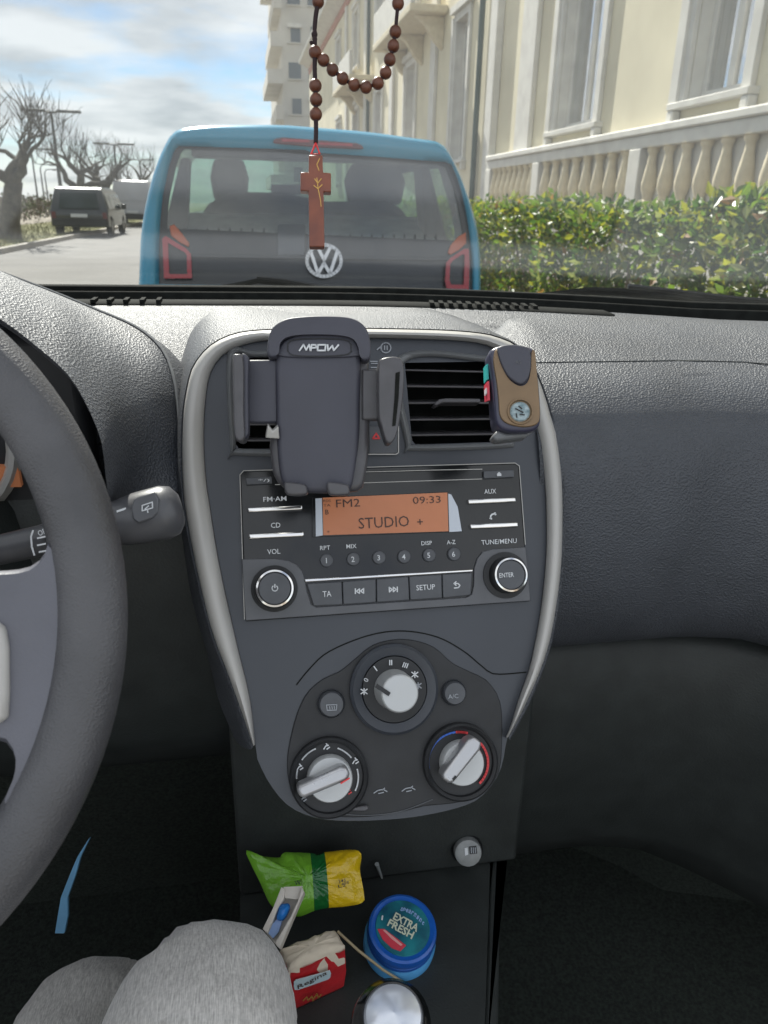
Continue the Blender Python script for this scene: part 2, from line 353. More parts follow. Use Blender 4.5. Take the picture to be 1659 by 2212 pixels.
# ---- instrument hood
A = cr([at(x, y, d) for x, y, d in ((-420, 560, .50), (-200, 585, .475), (-90, 635, .475), (0, 688, .48), (73, 743, .485), (146, 808, .485), (190, 880, .48), (219, 954, .475), (228, 1027, .475), (234, 1070, .50), (244, 1120, .55), (256, 1180, .60))], 40)
B = cr([at(x, y, d) for x, y, d in ((-420, 505, .80), (-200, 530, .80), (-80, 560, .79), (20, 596, .77), (110, 630, .74), (200, 667, .71), (290, 706, .68), (345, 752, .655), (370, 810, .635), (381, 880, .62), (385, 960, .605), (387, 1060, .59))], 40)
Bb = [p+V((.012, .02, -.012)) for p in B]; Bc = [p+V((.03, .10, -.06)) for p in B]
rows = [[p+V((0, .11, -.012)) for p in A], [p+V((0, .012, -.008)) for p in A], [p+V((0, .001, -.002)) for p in A]]
for k in range(0, 9):
    t = k/8; bul = math.sin(math.pi*t)
    rows.append([a.lerp(b, t)+(V((.35, -.55, .75)).normalized())*(.016*bul) for a, b in zip(A, B)])
rows += [Bb, Bc]
loft('instrument_hood', rows, M['dash'], dash, smooth=70)
tube('hood_seam', [p+V((.0015, -.001, .0005)) for p in B[8:]], .0013, M['frame'], dash, 6)
ic = box('instrument_cluster', (-.62, .60, .86), (-.12, .63, 1.06), M['black'], dash, .01)
CL = Plane(V((0, .595, 0)), V((0, -1, 0)), PX, V((0, 0, 1)))
prism('trip_display', [CL.at(x, y, .002) for x, y in ((-160, 998), (38, 1010), (46, 1052), (-160, 1056))], V((0, .006, 0)), M['lcd'], ic)
for cx_ in (-.46, -.24): lathe('gauge_ring', V((cx_, .597, .98)), V((0, -1, 0)), [(.058, 0), (.062, .008), (.066, .008), (.07, 0)], M['silver'], ic)
# ---- steering column shroud and lower dash left of the console
rows = []
for k, (y, rx, rz_, cz) in enumerate(((.42, .045, .05, .905), (.46, .06, .062, .90), (.52, .07, .075, .89), (.60, .085, .085, .88), (.70, .09, .09, .87))):
    rows.append([V((-.257+rx*math.cos(t*math.pi/12), y, cz+rz_*math.sin(t*math.pi/12))) for t in range(24)])
loft('column_shroud', rows, M['dash2'], dash, True, 60, caps=True)
rows = [[V((x, y, z)) for y, z in ((.60, .93), (.585, .90), (.59, .84), (.60, .76), (.62, .68), (.66, .62), (.74, .55))] for x in [-.85+.042*i for i in range(21)]]
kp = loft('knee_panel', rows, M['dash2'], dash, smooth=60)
# ---- silver bezel of the centre stack
BO = [(547, 1611), (525, 1546), (492, 1454), (456, 1355), (419, 1199), (401, 1100), (397, 1063), (394, 990), (396, 899), (405, 837), (419, 790), (456, 746), (510, 721), (580, 713), (700, 710), (829, 711), (965, 714.6), (1046, 722), (1088, 734), (1118, 750), (1150, 790), (1175, 850), (1190, 901), (1202, 942), (1211, 1010), (1215, 1085), (1213, 1205), (1203, 1299), (1187, 1386), (1166, 1451), (1138, 1515), (1115, 1561), (1098, 1592)]
BI = [(551, 1609), (540, 1509), (510, 1381), (474, 1217), (452, 1080), (446, 1040), (441, 960), (443, 881), (452, 815), (470, 780), (497, 757), (540, 742), (590, 735), (700, 731), (829, 731), (965, 735), (1030, 741), (1066, 752), (1096, 772), (1125, 815), (1148, 880), (1163, 942), (1176, 1036), (1180, 1120), (1179, 1205), (1169, 1308), (1155, 1391), (1141, 1451), (1120, 1511), (1104, 1565), (1092, 1594)]
n = 110
O = cr([(x, y, 0) for x, y in BO], n); I = cr([(x, y, 0) for x, y in BI], n)
def brow(f, h): return [pn(a.x*(1-f)+b.x*f, a.y*(1-f)+b.y*f, h) for a, b in zip(O, I)]
rows = [brow(.0, -.012), brow(.0, .003), brow(.08, .0075), brow(.3, .0105), brow(.55, .010), brow(.8, .0065), brow(.95, .003), brow(1, -.004)]
loft('stack_bezel', rows, M['silver'], dash, smooth=60)
# fairing: the hump behind the bezel that runs forward to the windscreen
cen = pn(805, 1050)
Ow = [pn(p.x, p.y, 0) for p in O]
def outw(p): d = p-cen; d -= PN*d.dot(PN); return d.normalized()
rows = []
for off, dy, dz in ((-.002, .002, 0), (.0015, -.002, .001), (.004, .006, .001), (.008, .03, -.002), (.014, .07, -.006), (.022, .13, -.012), (.032, .22, -.022), (.04, .32, -.035)):
    r = []
    for p in Ow:
        w = outw(p); u = max(0, w.dot(PU)); lat = 1-u*.85
        r.append(p+w*(off*lat)+V((0, dy*(1 if p.z > .95 else max(.25, (p.z-.74)/.21)), dz*u)))
    rows.append(r)
fa = loft('stack_fairing', rows, M['dash'], dash, smooth=60)
# ---- centre panel with two vent openings
vL = [cF(*p) for p in ((128, 405), (300, 395), (760, 395), (790, 470), (800, 1000), (760, 1070), (170, 1072), (145, 1035))]
vR = [cG(*p) for p in ((165, 405), (800, 395), (905, 400), (945, 480), (985, 960), (950, 1035), (250, 1057), (222, 1020))]
inner = [(p.x, p.y) for p in I[1:-1]]
botm = [(p.x, p.y) for p in cr([(*p, 0) for p in ((1092, 1612), (1082, 1660), (1055, 1705), (1010, 1738), (900, 1764), (780, 1773), (690, 1768), (625, 1742), (582, 1692), (556, 1640))], 30)]
outer = [pn(x, y, 0) for x, y in inner+botm]
cpan = holed('centre_panel', outer, [[pn(x, y, 0) for x, y in vL], [pn(x, y, 0) for x, y in vR]], M['panel'], dash)
# lower lip folding away under the panel
lip = [pn(x, y, 0) for x, y in [(1092, 1594)]+botm+[(551, 1609)]]
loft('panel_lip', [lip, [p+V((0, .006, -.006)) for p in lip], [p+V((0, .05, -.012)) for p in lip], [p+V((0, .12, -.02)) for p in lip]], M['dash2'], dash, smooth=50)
# ---- vents
def vent(name, poly, mirror, ys_l, ys_r):
    back = [pn(x, y, -.045) for x, y in poly]
    # frame: raised soft surround
    cx_ = sum(p[0] for p in poly)/len(poly); cy_ = sum(p[1] for p in poly)/len(poly)
    cl = cr([(x, y, 0) for x, y in poly], 64, True)
    def ring(s, h): return [pn(cx_+(p.x-cx_)*(1+s*14/115.), cy_+(p.y-cy_)*(1+s*14/90.), h) for p in cl]
    fr = loft(name, [ring(1.0, -.001), ring(.85, .003), ring(.5, .0045), ring(.1, .003), ring(-.05, -.002), ring(-.08, -.04)], M['frame'], dash, True, 60)
    prism('duct', [pn(cx_+(p.x-cx_)*1.02, cy_+(p.y-cy_)*1.02, -.040) for p in cl], PN*-.003, M['seal'], fr)
    x0, x1 = ys_l[0], ys_r[0]
    for a, b in zip(ys_l[1], ys_r[1]):
        p, q = pn(x0(a), a, -.006), pn(x1(b), b, -.006)
        w = V((0, .026, -.004)); t = V((0, 0, .0016))
        prism('slat', [p-V((.004, 0, 0)), q+V((.004, 0, 0)), q+w+V((.004, 0, 0)), p+w-V((.004, 0, 0))], t, M['holder2'], fr, .0005)
    return fr
import functools
def edge(pa, pb): return lambda y: pa[0]+(pb[0]-pa[0])*(y-pa[1])/(pb[1]-pa[1])
syR = [cG(0, y)[1] for y in (470, 600, 735, 868, 992)]; syRr = [cG(0, y)[1] for y in (490, 612, 735, 862, 982)]
vr = vent('air_vent', vR, 1, (edge(cG(168, 410), cG(230, 1050)), syR), (edge(cG(930, 440), cG(985, 1000)), syRr))
vl = vent('air_vent', vL, -1, (edge(cF(120, 420), cF(150, 1060)), [cF(0, y)[1] for y in (520, 650, 780, 900, 1020)]), (edge(cF(780, 440), cF(795, 1040)), [cF(0, y)[1] for y in (520, 650, 780, 900, 1020)]))
prism('vent_tab', [pn(*cG(*p), .004) for p in ((400, 735), (440, 695), (500, 686), (770, 690), (770, 722), (470, 722), (420, 745))], PN*-.012, M['holder2'], vr, .0008)
# airbag badge and small icons above the hazard switch
strokes('airbag_symbol', [circ(*cG(15, 285), 11, 12)+[circ(*cG(15, 285), 11, 12)[0]], [cG(-55, 300), cG(-20, 270), cG(-20, 305)], [cG(5, 270), cG(5, 300)], [cG(25, 270), cG(25, 300)]], 2.5, PANEL, M['inkdim'], cpan, .001)
hz = pprism('hazard_switch', [cF(*p) for p in ((1130, 900), (1350, 905), (1350, 1100), (1335, 1112), (1130, 1112))], .003, .006, M['key'], dash, .001)
strokes('switch_edge', [[cF(1352, 905), cF(1352, 1100), cF(1335, 1113), cF(1130, 1113)]], 2.2, PANEL, M['silver'], hz, .0032)
strokes('warning_triangle', [[cF(1187, 958), cF(1210, 995), cF(1162, 995), cF(1187, 958)]], 3.4, PANEL, M['red'], hz, .0036)
strokes('seat_belt_icon', [[cF(1145, 425), cF(1195, 425)], [cF(1150, 440), cF(1195, 440)], [cF(1150, 470), cF(1190, 470)]], 2.2, PANEL, M['inkdim'], cpan, .001)
# ---- radio
radio = pprism('radio', [cA(*p) for p in ((40, 100), (60, 78), (1505, 37), (1528, 52), (1560, 470), (1590, 772), (70, 880))], .0025, .012, M['gloss'], dash, .0012)
for l_ in (((66, 868), (42, 100), (62, 78), (215, 74)), ((700, 60), (1505, 37), (1528, 52), (1560, 470))): strokes('edge_trim', [[cA(*p) for p in l_]], 1.6, PANEL, M['silver'], radio, .0032)
fas = [cA(*p) for p in ((52, 548), (230, 546), (300, 556), (345, 578), (372, 612), (388, 660), (400, 720), (420, 785), (450, 803), (1245, 752), (1276, 735), (1286, 690), (1288, 600), (1305, 545), (1335, 508), (1390, 495), (1562, 484), (1588, 770), (72, 876))]
pprism('lower_fascia', fas, .0045, .004, M['fascia'], radio, .0006)
tops = [(395, 678), (585, 668), (767, 655), (940, 641), (1117, 630), (1280, 620)]; bots = [(432, 800), (590, 792), (768, 780), (946, 768), (1120, 757), (1272, 742)]
for i in range(5):
    a, b, c_, d = tops[i], tops[i+1], bots[i+1], bots[i]
    pprism('button', [cA(a[0]+2, a[1]), cA(b[0]-2, b[1]), cA(c_[0]-2, c_[1]-2), cA(d[0]+2, d[1]-2)], .0062, .004, M['key'], radio, .0007)
pprism('chrome_strip', [cA(*p) for p in ((386, 655), (1282, 603), (1282, 616), (388, 670))], .0066, .004, M['chrome'], radio, .0006)
for q in (((80, 275), (374, 260), (376, 286), (84, 300)), ((87, 415), (382, 400), (384, 428), (90, 442)), ((1255, 230), (1509, 219), (1513, 245), (1258, 256)), ((1266, 362), (1521, 351), (1524, 378), (1270, 388))):
    pprism('bar_button', [cA(*p) for p in q], .0065, .005, M['chrome'], radio, .0012, seg=3)
pprism('display_window', [cA(*p) for p in ((425, 222), (1150, 190), (1185, 235), (1228, 402), (425, 432))], .003, .003, M['gloss'], radio, .0004)
lcd = pprism('lcd_screen', [cA(*p) for p in ((482, 222), (1145, 194), (1151, 400), (486, 421))], .0038, .002, M['lcd'], radio)
M['pale'] = mat('painted pale reflection', (.50, .54, .60), .3)  # pale strips paint the window's reflection at both ends of the screen
pprism('screen_reflection', [cA(*p) for p in ((444, 226), (478, 224), (483, 422), (446, 428))], .0038, .002, M['pale'], radio)
pprism('screen_reflection', [cA(*p) for p in ((1150, 200), (1166, 205), (1200, 270), (1222, 400), (1156, 404))], .0038, .002, M['pale'], radio)
RT = math.atan(-(-.045))*0
def rt(s, x, y, h, m=M['ink'], z=.0034, w=None, name='lettering', **k):
    px, py = cA(x, y); return text(name, s, px, py, h/2.127/1.157, PANEL, m, radio, z, wpx=None if w is None else w/2.127/1.157, **k)
for s, x, y, h, w in (('FM·AM', 228, 228, 25, 122), ('CD', 232, 368, 27, 50), ('VOL', 222, 508, 27, 68), ('RPT', 495, 488, 22, 54), ('MIX', 635, 480, 22, 54), ('DISP', 1035, 463, 22, 58), ('A-Z', 1165, 458, 22, 48), ('AUX', 1373, 188, 25, 66), ('TUNE/MENU', 1420, 455, 25, 196)):
    rt(s, x, y, h, w=w)
for s, x, y, h, w in (('TA', 505, 733, 30, 46), ('SETUP', 1030, 698, 28, 102)): rt(s, x, y, h, w=w, z=.0068)
for s, x, y, h, w in (('FM2', 617, 250, 42, 128), ('09:33', 1036, 233, 38, 152), ('STUDIO', 808, 352, 58, 272), ('+', 1000, 350, 30, 30), ('RDS', 505, 238, 14, 40), ('TA', 505, 262, 14, 38), ('B', 505, 298, 26, 18), ('*', 512, 402, 12, 12)):
    rt(s, x, y, h, M['lcdink'], .0042, w, 'screen_text', bold=.0 if len(s) > 1 else .01)
for i, (x, y) in enumerate(((502, 556), (643, 549), (780, 541), (913, 536), (1046, 528), (1178, 522))):
    px, py = cA(x, y); r = 36/2.127/1.157*mpp(px, py)
    lathe('preset_button', pn(px, py, .002), PN, [(r, 0), (r, .0022), (r*.88, .003), (0, .0032)], M['key'], radio, 28)
    rt(str(i+1), x, y, 28, z=.0056)
def ic(lines, w, z=.0068, f=cA, m=M['ink'], name='symbol', par=None): return strokes(name, [[f(*p) for p in l] for l in lines], w, PANEL, m, par or radio, z)
ic([[(656, 705), (656, 732)], [(678, 706), (662, 719), (678, 731), (678, 706)], [(700, 704), (684, 718), (700, 730), (700, 704)]], 2.4)
ic([[(836, 698), (852, 710), (837, 723), (836, 698)], [(857, 697), (873, 709), (858, 722), (857, 697)], [(879, 696), (879, 722)]], 2.4)
ic([[(1180, 678), (1202, 678), (1212, 688), (1204, 700), (1182, 702)], [(1192, 668), (1180, 678), (1192, 688)]], 2.4)
ic([[(1375, 332), (1376, 318), (1384, 310), (1400, 306)], [(1372, 330), (1380, 334)], [(1398, 302), (1402, 312)]], 3.4, .0034)
ic([[(1410, 98), (1420, 88), (1431, 97), (1410, 98)], [(1411, 104), (1431, 103)]], 2.2, .0066)
for q in (((72, 118), (210, 108), (214, 146), (76, 154)), ((1338, 80), (1500, 74), (1502, 112), (1340, 120))): pprism('button', [cA(*p) for p in q], .0055, .004, M['key'], radio, .0006)
rt('*/)', 170, 131, 20, z=.006, w=60)
pprism('disc_slot', [cA(*p) for p in ((230, 92), (1258, 66), (1260, 74), (230, 101))], .0032, .002, M['seal'], radio)
ic([[(230, 152), (700, 143), (1330, 122)]], 1.6, .0034, m=M['silver'], name='edge_line'); ic([[(700, 85), (1100, 74), (1330, 70)]], 1.6, .0034, m=M['silver'], name='edge_line')
def knob(cx, cy, r0, r1, f, par, face):
    px, py = f(cx, cy); k = mpp(px, py)/2.127/1.157; c_ = pn(px, py, .004)
    kb = lathe('knob', c_, PN, [(r0*k, 0), (r0*k, .002), (r1*k*1.14, .003), (r1*k*1.12, .012), (r1*k*1.02, .0135), (0, .0135)], M['black'], par, 48)
    lathe('knob_ring', c_, PN, [(r1*k*1.05, .0130), (r1*k*1.04, .0152), (r1*k*.94, .0156), (r1*k*.88, .0138)], M['chrome'], par, 48)
    lathe('knob_face', c_, PN, [(r1*k*.89, .0136), (r1*k*.86, .0146), (0, .0150)], face, par, 48)
knob(225, 705, 122, 92, cA, radio, M['key']); knob(1452, 634, 122, 84, cA, radio, M['key'])
HK = .0196
ic([[p for p in circ(228, 703, 15, 14, -50, 230)], [(228, 682), (228, 700)]], 2.2, HK)
rt('ENTER', 1460, 633, 24, z=HK, w=80)
# ---- climate controls
clim = pprism('climate_panel', [(p.x, p.y) for p in cr([(*cB(*p), 0) for p in ((400, 345), (480, 280), (560, 245), (640, 180), (740, 105), (890, 78), (1040, 115), (1140, 200), (1230, 245), (1330, 300), (1395, 420), (1400, 640), (1380, 780), (1290, 890), (1150, 930), (1000, 945), (880, 975), (720, 1000), (540, 1000), (400, 965), (310, 870), (285, 720), (310, 560), (350, 430))], 72, True)], .0015, .006, M['black'], dash, .0008)
ic([[(p.x, p.y) for p in cr([(*p, 0) for p in ((335, 315), (400, 235), (500, 145), (700, 62), (880, 36), (1060, 66), (1200, 140), (1300, 222), (1365, 260), (1525, 250))], 40)]], 2.6, .0006, cB, M['seal'], 'panel_groove', cpan)
def kB(x, y): px, py = cB(x, y); return px, py, mpp(px, py)/2.0738/1.1573
px, py, k = kB(838, 335); c_ = pn(px, py, .0015)
lathe('dial_surround', c_, PN, [(232*k, -.002), (230*k, .004), (215*k, .006), (172*k, .004), (168*k, .002)], M['panel'], clim, 64)
lathe('dial_scale', c_, PN, [(168*k, .002), (166*k, .0045), (100*k, .006), (0, .006)], M['black'], clim, 64)
lathe('fan_knob', pn(*cB(838, 338), .006), PN, [(104*k, .0), (100*k, .004), (97*k, .022), (92*k, .026), (86*k, .0268), (0, .0272)], M['knob'], clim, 48)
FZ = .0345
strokes('pointer', [[cB(752, 322), cB(812, 362)]], 9, PANEL, M['black'], clim, FZ)
CZ = .009
def ct(s, x, y, h, w=None, m=M['ink'], z=CZ, rot=0, name='lettering'):
    px, py = cB(x, y); return text(name, s, px, py, h/2.0738/1.1573, PANEL, m, clim, z, rot, wpx=None if w is None else w/2.0738/1.1573)
ct('0', 695, 290, 26, rot=1.1); ic([[(736, 220), (752, 242)]], 2.4, CZ, cB, par=clim); ic([[(818, 188), (818, 212)], [(828, 188), (828, 212)]], 2.4, CZ, cB, par=clim)
ic([[(893, 200), (885, 222)], [(903, 203), (895, 225)], [(913, 206), (905, 228)]], 2.2, CZ, cB, par=clim)
for fx, fy, m_ in ((685, 350, M['ink']), (948, 262, M['ink']), (965, 320, M['inkdim'])):
    ic([[(fx-16, fy-12), (fx+16, fy+12)], [(fx-16, fy+12), (fx+16, fy-12)], [(fx, fy-16), (fx, fy+16)]], 2.4, CZ, cB, m_, 'fan_symbol', clim)
for x, y, r in ((513, 412, 66), (1147, 355, 60)):
    px, py, k = kB(x, y); lathe('round_button', pn(px, py, .0015), PN, [(r*1.12*k, 0), (r*1.1*k, .0015), (r*k, .0005), (r*.97*k, .005), (r*.88*k, .0062), (0, .0064)], M['key'], clim, 40)
ic([[(490, 420), (494, 448), (541, 446), (544, 418), (490, 420)], [(506, 428), (508, 442)], [(518, 427), (520, 441)], [(530, 426), (531, 440)]], 1.8, .0085, cB, M['inkdim'], par=clim)
ct('A/C', 1147, 375, 22, 54, M['inkdim'], .0085)
def rdial(x, y, r0, r1, g0, g1):
    px, py, k = kB(x, y); c_ = pn(px, py, .0015)
    lathe('dial_surround', c_, PN, [(r0*k, -.001), (r0*.98*k, .006), (r0*.93*k, .0075), (r0*.86*k, .006), (r0*.84*k, .003), (r0*.6*k, .0025), (0, .0025)], M['black'], clim, 64)
    lathe('dial', c_, PN, [(r1*k, .0025), (r1*.98*k, .010), (r1*.93*k, .0115), (0, .0115)], M['knob'], clim, 48)
    a, b = V((*cB(*g0), 0)), V((*cB(*g1), 0)); d = (b-a).normalized(); s = V((-d.y, d.x, 0))*17
    q = [a-s*.9-d*4, a-s*.5-d*14, a+s*.5-d*14, a+s*.9-d*4, b+s-d*4, b+s*.6+d*10, b-s*.6+d*10, b-s-d*4]
    pprism('dial_grip', [(p.x, p.y) for p in q], .026, .016, M['knobs'], clim, .0028, seg=3)
rdial(503, 790, 205, 117, (372, 868), (585, 775)); rdial(1180, 710, 198, 113, (1130, 790), (1262, 620))
ic([[(565, 826), (608, 800)]], 3.4, .0266, cB, M['red'], 'pointer', clim)
ic([[(1148, 806), (1160, 792)]], 5, .0266, cB, M['black'], 'pointer', clim)
def arc(cx, cy, r, a0, a1, m, w, nm='dial_mark', z=.0062): ic([circ(cx, cy, r, 14, a0, a1)], w, z, cB, m, nm, clim)
arc(495, 795, 160, 215, 247, M['ink'], 3); arc(495, 795, 160, 290, 320, M['ink'], 3); arc(495, 795, 160, 345, 385, M['ink'], 3); arc(495, 795, 160, 178, 192, M['ink'], 3)
arc(1178, 720, 160, 170, 262, M['blue'], 4); arc(1178, 720, 160, 265, 285, M['red'], 5); arc(1178, 720, 150, 318, 404, M['red'], 5)
for x, y, m_ in ((352, 742, M['ink']), (490, 635, M['ink']), (640, 710, M['ink']), (603, 868, M['red']), (370, 905, M['inkdim'])):
    ic([[(x-14, y+14), (x-4, y-2), (x+10, y-6)], [(x-2, y-16), (x+4, y-8)], [(x+2, y+14), (x+16, y+4)]], 2.4, .0062, cB, m_, 'airflow_symbol', clim)
for x, y in ((770, 865), (915, 855)):
    ic([[(x-34, y+12), (x-14, y-2), (x+14, y-8), (x+34, y+4)], [(x-10, y+14), (x+16, y+8)], [(x+22, y-14), (x+8, y-4)]], 2, .0024, cB, M['inkdim'], 'airflow_symbol', clim)
prism('recirculation_lever', [pn(*cB(*p), .006) for p in ((610, 952), (700, 942), (714, 958), (690, 974), (620, 972))], PN*-.008, M['holder2'], clim, .001)
ic([[(p.x, p.y) for p in cr([(340, 905, 0), (420, 970, 0), (560, 985, 0), (720, 992, 0), (880, 970, 0), (1040, 910, 0)], 24)]], 1.8, .0022, cB, M['key'], 'panel_groove', clim)
# ---- lower console: recess, tray and tunnel
TZ = .505
tun = thing('centre_console', 'dark plastic centre console with open storage tray below the climate dials', 'console', (.09, .4, .2))
xa, xb = onz(565, 1950, TZ).x-.03, onz(1052, 1950, TZ).x
TR = [onz(1062, 1770, TZ), onz(1056, 1950, TZ), onz(1046, 2260, TZ)]
xa = onz(585, 1950, TZ).x-.03
prism('tray_floor', [V((xa, .62, TZ)), V((TR[0].x, .62, TZ))]+TR+[V((TR[2].x, .1, TZ)), V((xa, .1, TZ))], V((0, 0, -.02)), M['dash2'], tun)
box('tray_back', (xa, .577, TZ+.001), (TR[0].x+.008, .60, .74), M['dash2'], tun, .004)
prism('side_wall', [V((TR[0].x, .62, TZ-.002))]+[p-V((0, 0, .002)) for p in TR]+[V((TR[2].x, .1, TZ-.002)), V((TR[2].x+.012, .1, TZ-.002))]+[p+V((.012, 0, -.002)) for p in reversed(TR)]+[V((TR[0].x+.012, .62, TZ-.002))], V((0, 0, -.32)), M['dash2'], tun, .003)
xb = TR[1].x
# charger in the power socket
q = cC(1443, 113); SK = on(q[0], q[1], V((0, .570, 0)), V((0, 1, 0))); sn = V((-.15, -.9, .42)).normalized(); k = (SK-C).dot(D)/F/2.37/1.157
lathe('power_socket', SK, sn, [(95*k, -.03), (95*k, -.004), (88*k, -.001), (84*k, -.02)], M['black'], tun)
chg = thing('usb_charger', 'round grey two-port charger plugged into the console power socket', 'charger', SK)
M['chg'] = mat('translucent grey plastic', (.22, .23, .23), .35, var=.15, vs_=90)
lathe('charger_body', SK, sn, [(80*k, -.04), (82*k, .003), (76*k, .006), (60*k, .0068), (0, .007)], M['chg'], chg)
SP = Plane(SK+sn*.0072, sn, (PX-sn*PX.dot(sn)).normalized(), sn.cross((PX-sn*PX.dot(sn)).normalized()))
for x0, x1 in ((1425, 1443), (1452, 1496)):
    prism('usb_port', [SP.at(*cC(*p), .0006) for p in ((x0, 96 if x0 < 1440 else 88), (x1, 92 if x0 < 1440 else 84), (x1+4, 134 if x0 < 1440 else 128), (x0+4, 140 if x0 < 1440 else 132))], sn*-.003, M['black'] if x0 > 1440 else M['ink'], chg)
for x in (1462, 1474, 1486): prism('contact', [SP.at(*cC(*p), .001) for p in ((x, 92), (x+5, 92), (x+7, 126), (x+2, 126))], sn*-.001, M['inkdim'], chg)
# ---- cabin floor and bulkhead
struct(box('cabin_floor', (-.8, -.6, .16), (.85, 1.0, .19), M['carpet']))
struct(mk('bulkhead', [V((-.85, .98, .17)), V((.95, .98, .17)), V((.95, .86, .75)), V((-.85, .86, .75))], [(0, 1, 2, 3)], M['carpet']))
M['liner'] = mat('headliner', (.34, .34, .33), .9, bump=.3, bs=300, bdist=.001)
for nm, x in (('cabin_door', -.80), ('cabin_door', .93)):
    struct(box(nm, (min(x, x+.06*(1 if x > 0 else -1)), -.75, .16), (max(x, x+.06*(1 if x > 0 else -1)), .80, .90), M['dash2'], None, .02))
    struct(tube('cabin_pillar', [V((x, .72, .90)), V((x*.86, .40, 1.44))], .04, M['liner']))
# ---- steering wheel
SC = V((-.2574, .3428, .9702)); st = .4963; sy = -.0209; RW = .18
sx = V((math.cos(sy), math.sin(sy), 0)); su = V((0, math.sin(st), math.cos(st))); snn = sx.cross(su).normalized(); snn = snn if snn.y < 0 else -snn
sw = thing('steering_wheel', 'grey leather steering wheel with silver-trimmed spokes at the left edge', 'steering wheel', SC)
rows = []
for i in range(120):
    a = 2*math.pi*i/120; ra = sx*math.cos(a)+su*math.sin(a)
    rows.append([SC+ra*RW+(ra*math.cos(b)*.0165+snn*math.sin(b)*.0145) for b in [2*math.pi*k/20 for k in range(20)]])
rows.append(rows[0]); loft('rim', rows, M['wheel'], sw, True, 80)
def wp(x, y, h=0): return on(x, y, SC+snn*h, snn)
# right spoke traced on the wheel plane, from the hub to the rim
sp_out = [(*p, 0) for p in ((-330, 1215), (-200, 1222), (-60, 1232), (20, 1232), (70, 1222), (98, 1195), (108, 1165), (122, 1180), (165, 1230), (178, 1300), (176, 1400), (165, 1500), (140, 1600), (100, 1700), (40, 1790), (10, 1750), (30, 1695), (36, 1650), (22, 1612), (0, 1600), (-60, 1590), (-200, 1600), (-330, 1620))]
spc = cr(sp_out, 70)
def spk(h, s):
    cx_, cy_ = 0, 1420
    return [wp(cx_+(p.x-cx_)*s, cy_+(p.y-cy_)*s, h) for p in spc]
rows = [spk(-.010, 1.0), spk(.000, 1.0), spk(.006, .985), spk(.0085, .955)]
vs_, fs = grid(rows, True); n_ = len(spc); fs.append(tuple(range(3*n_, 4*n_))); fs.append(tuple(range(n_-1, -1, -1)))
mk('spoke', vs_, fs, M['wheel2'], sw, 55)
prism('spoke_trim', [wp(x, y, .013) for x, y in ((-160, 1330), (-20, 1338), (6, 1352), (14, 1400), (15, 1500), (12, 1550), (0, 1566), (-160, 1572))], snn*-.01, M['silver'], sw, .003)
lathe('hub', SC, snn, [(.075, -.03), (.078, .004), (.066, .018), (.03, .024), (0, .025)], M['wheel2'], sw, 48)
m_ = MX.Rotation(math.pi, 4, snn)
vv = [SC+(m_ @ (v-SC)) for v in vs_]
mk('spoke', vv, fs, M['wheel2'], sw, 55)
# ---- wiper stalk
stk = thing('wiper_stalk', 'grey wiper stalk with rear-wiper switch behind the steering wheel', 'stalk', at(100, 1180, .5))
ax0, ax1 = at(-120, 1215, .50), at(395, 1098, .515)
u_ = (ax1-ax0).normalized(); L = (ax1-ax0).length
def sring(t, ru, rv, n=24):
    c_ = ax0+u_*(L*t); e2 = (D-u_*D.dot(u_)).normalized(); e1 = u_.cross(e2).normalized()
    return [c_+e1*(ru*math.cos(2*math.pi*k/n))+e2*(rv*math.sin(2*math.pi*k/n)) for k in range(n)]
M['stalk'] = mat('stalk plastic', (.075, .076, .082), .36, bump=.15, bs=900, bdist=.0003, var=.1, vs_=60)
loft('lever', [sring(-.1, .008, .008), sring(.0, .0095, .0095), sring(.42, .0105, .0105), sring(.46, .0115, .0115), sring(.70, .0120, .012), sring(.72, .0152, .0145), sring(.80, .0175, .016), sring(.92, .0185, .017), sring(.965, .0165, .0155), sring(.99, .011, .010), sring(1.0, .001, .001)], M['stalk'], stk, True, 50)
loft('selector_ring', [sring(.44, .0100, .0100), sring(.442, .0128, .0128), sring(.60, .0128, .0128), sring(.605, .0100, .0100)], M['black'], stk, True, 40)
SKN = (-D+u_*D.dot(u_)).normalized(); STP = Plane(ax0+SKN*.0165, SKN, u_, SKN.cross(u_) if SKN.cross(u_).z > 0 else u_.cross(SKN))
prism('switch_pad', [(STP.at(x, y, .0012)) for x, y in [cD(*p) for p in ((775, 1500), (790, 1440), (830, 1420), (915, 1395), (940, 1440), (938, 1520), (905, 1555), (820, 1585), (785, 1560))]], SKN*-.006, M['fascia'], stk, .0012)
strokes('rear_wiper_symbol', [[cD(842, 1478), cD(842, 1510)], [cD(842, 1478), cD(902, 1458), cD(904, 1492), (cD(842, 1510))], [cD(858, 1500), cD(880, 1480)], [cD(874, 1508), cD(876, 1520)]], 2.4, STP, M['ink'], stk, .0018)
prism('side_mark', [STP.at(*cD(*p), -.0022) for p in ((690, 1508), (745, 1490), (748, 1502), (692, 1520))], SKN*-.002, M['ink'], stk)
ST2 = Plane(ax0+SKN*.0130, SKN, STP.x, STP.u)
strokes('ring_marks', [[cE(195, 205), cE(183, 240), cE(188, 300), cE(203, 350)], [cE(222, 250), cE(270, 240)], [cE(222, 292), cE(268, 283)], [cE(232, 332), cE(282, 322)]], 3.4, ST2, M['ink'], stk, .0006)
text('ring_lettering', 'OFF', *cE(255, 212), 12, ST2, M['ink'], stk, .0006, rot=.16, wpx=22)
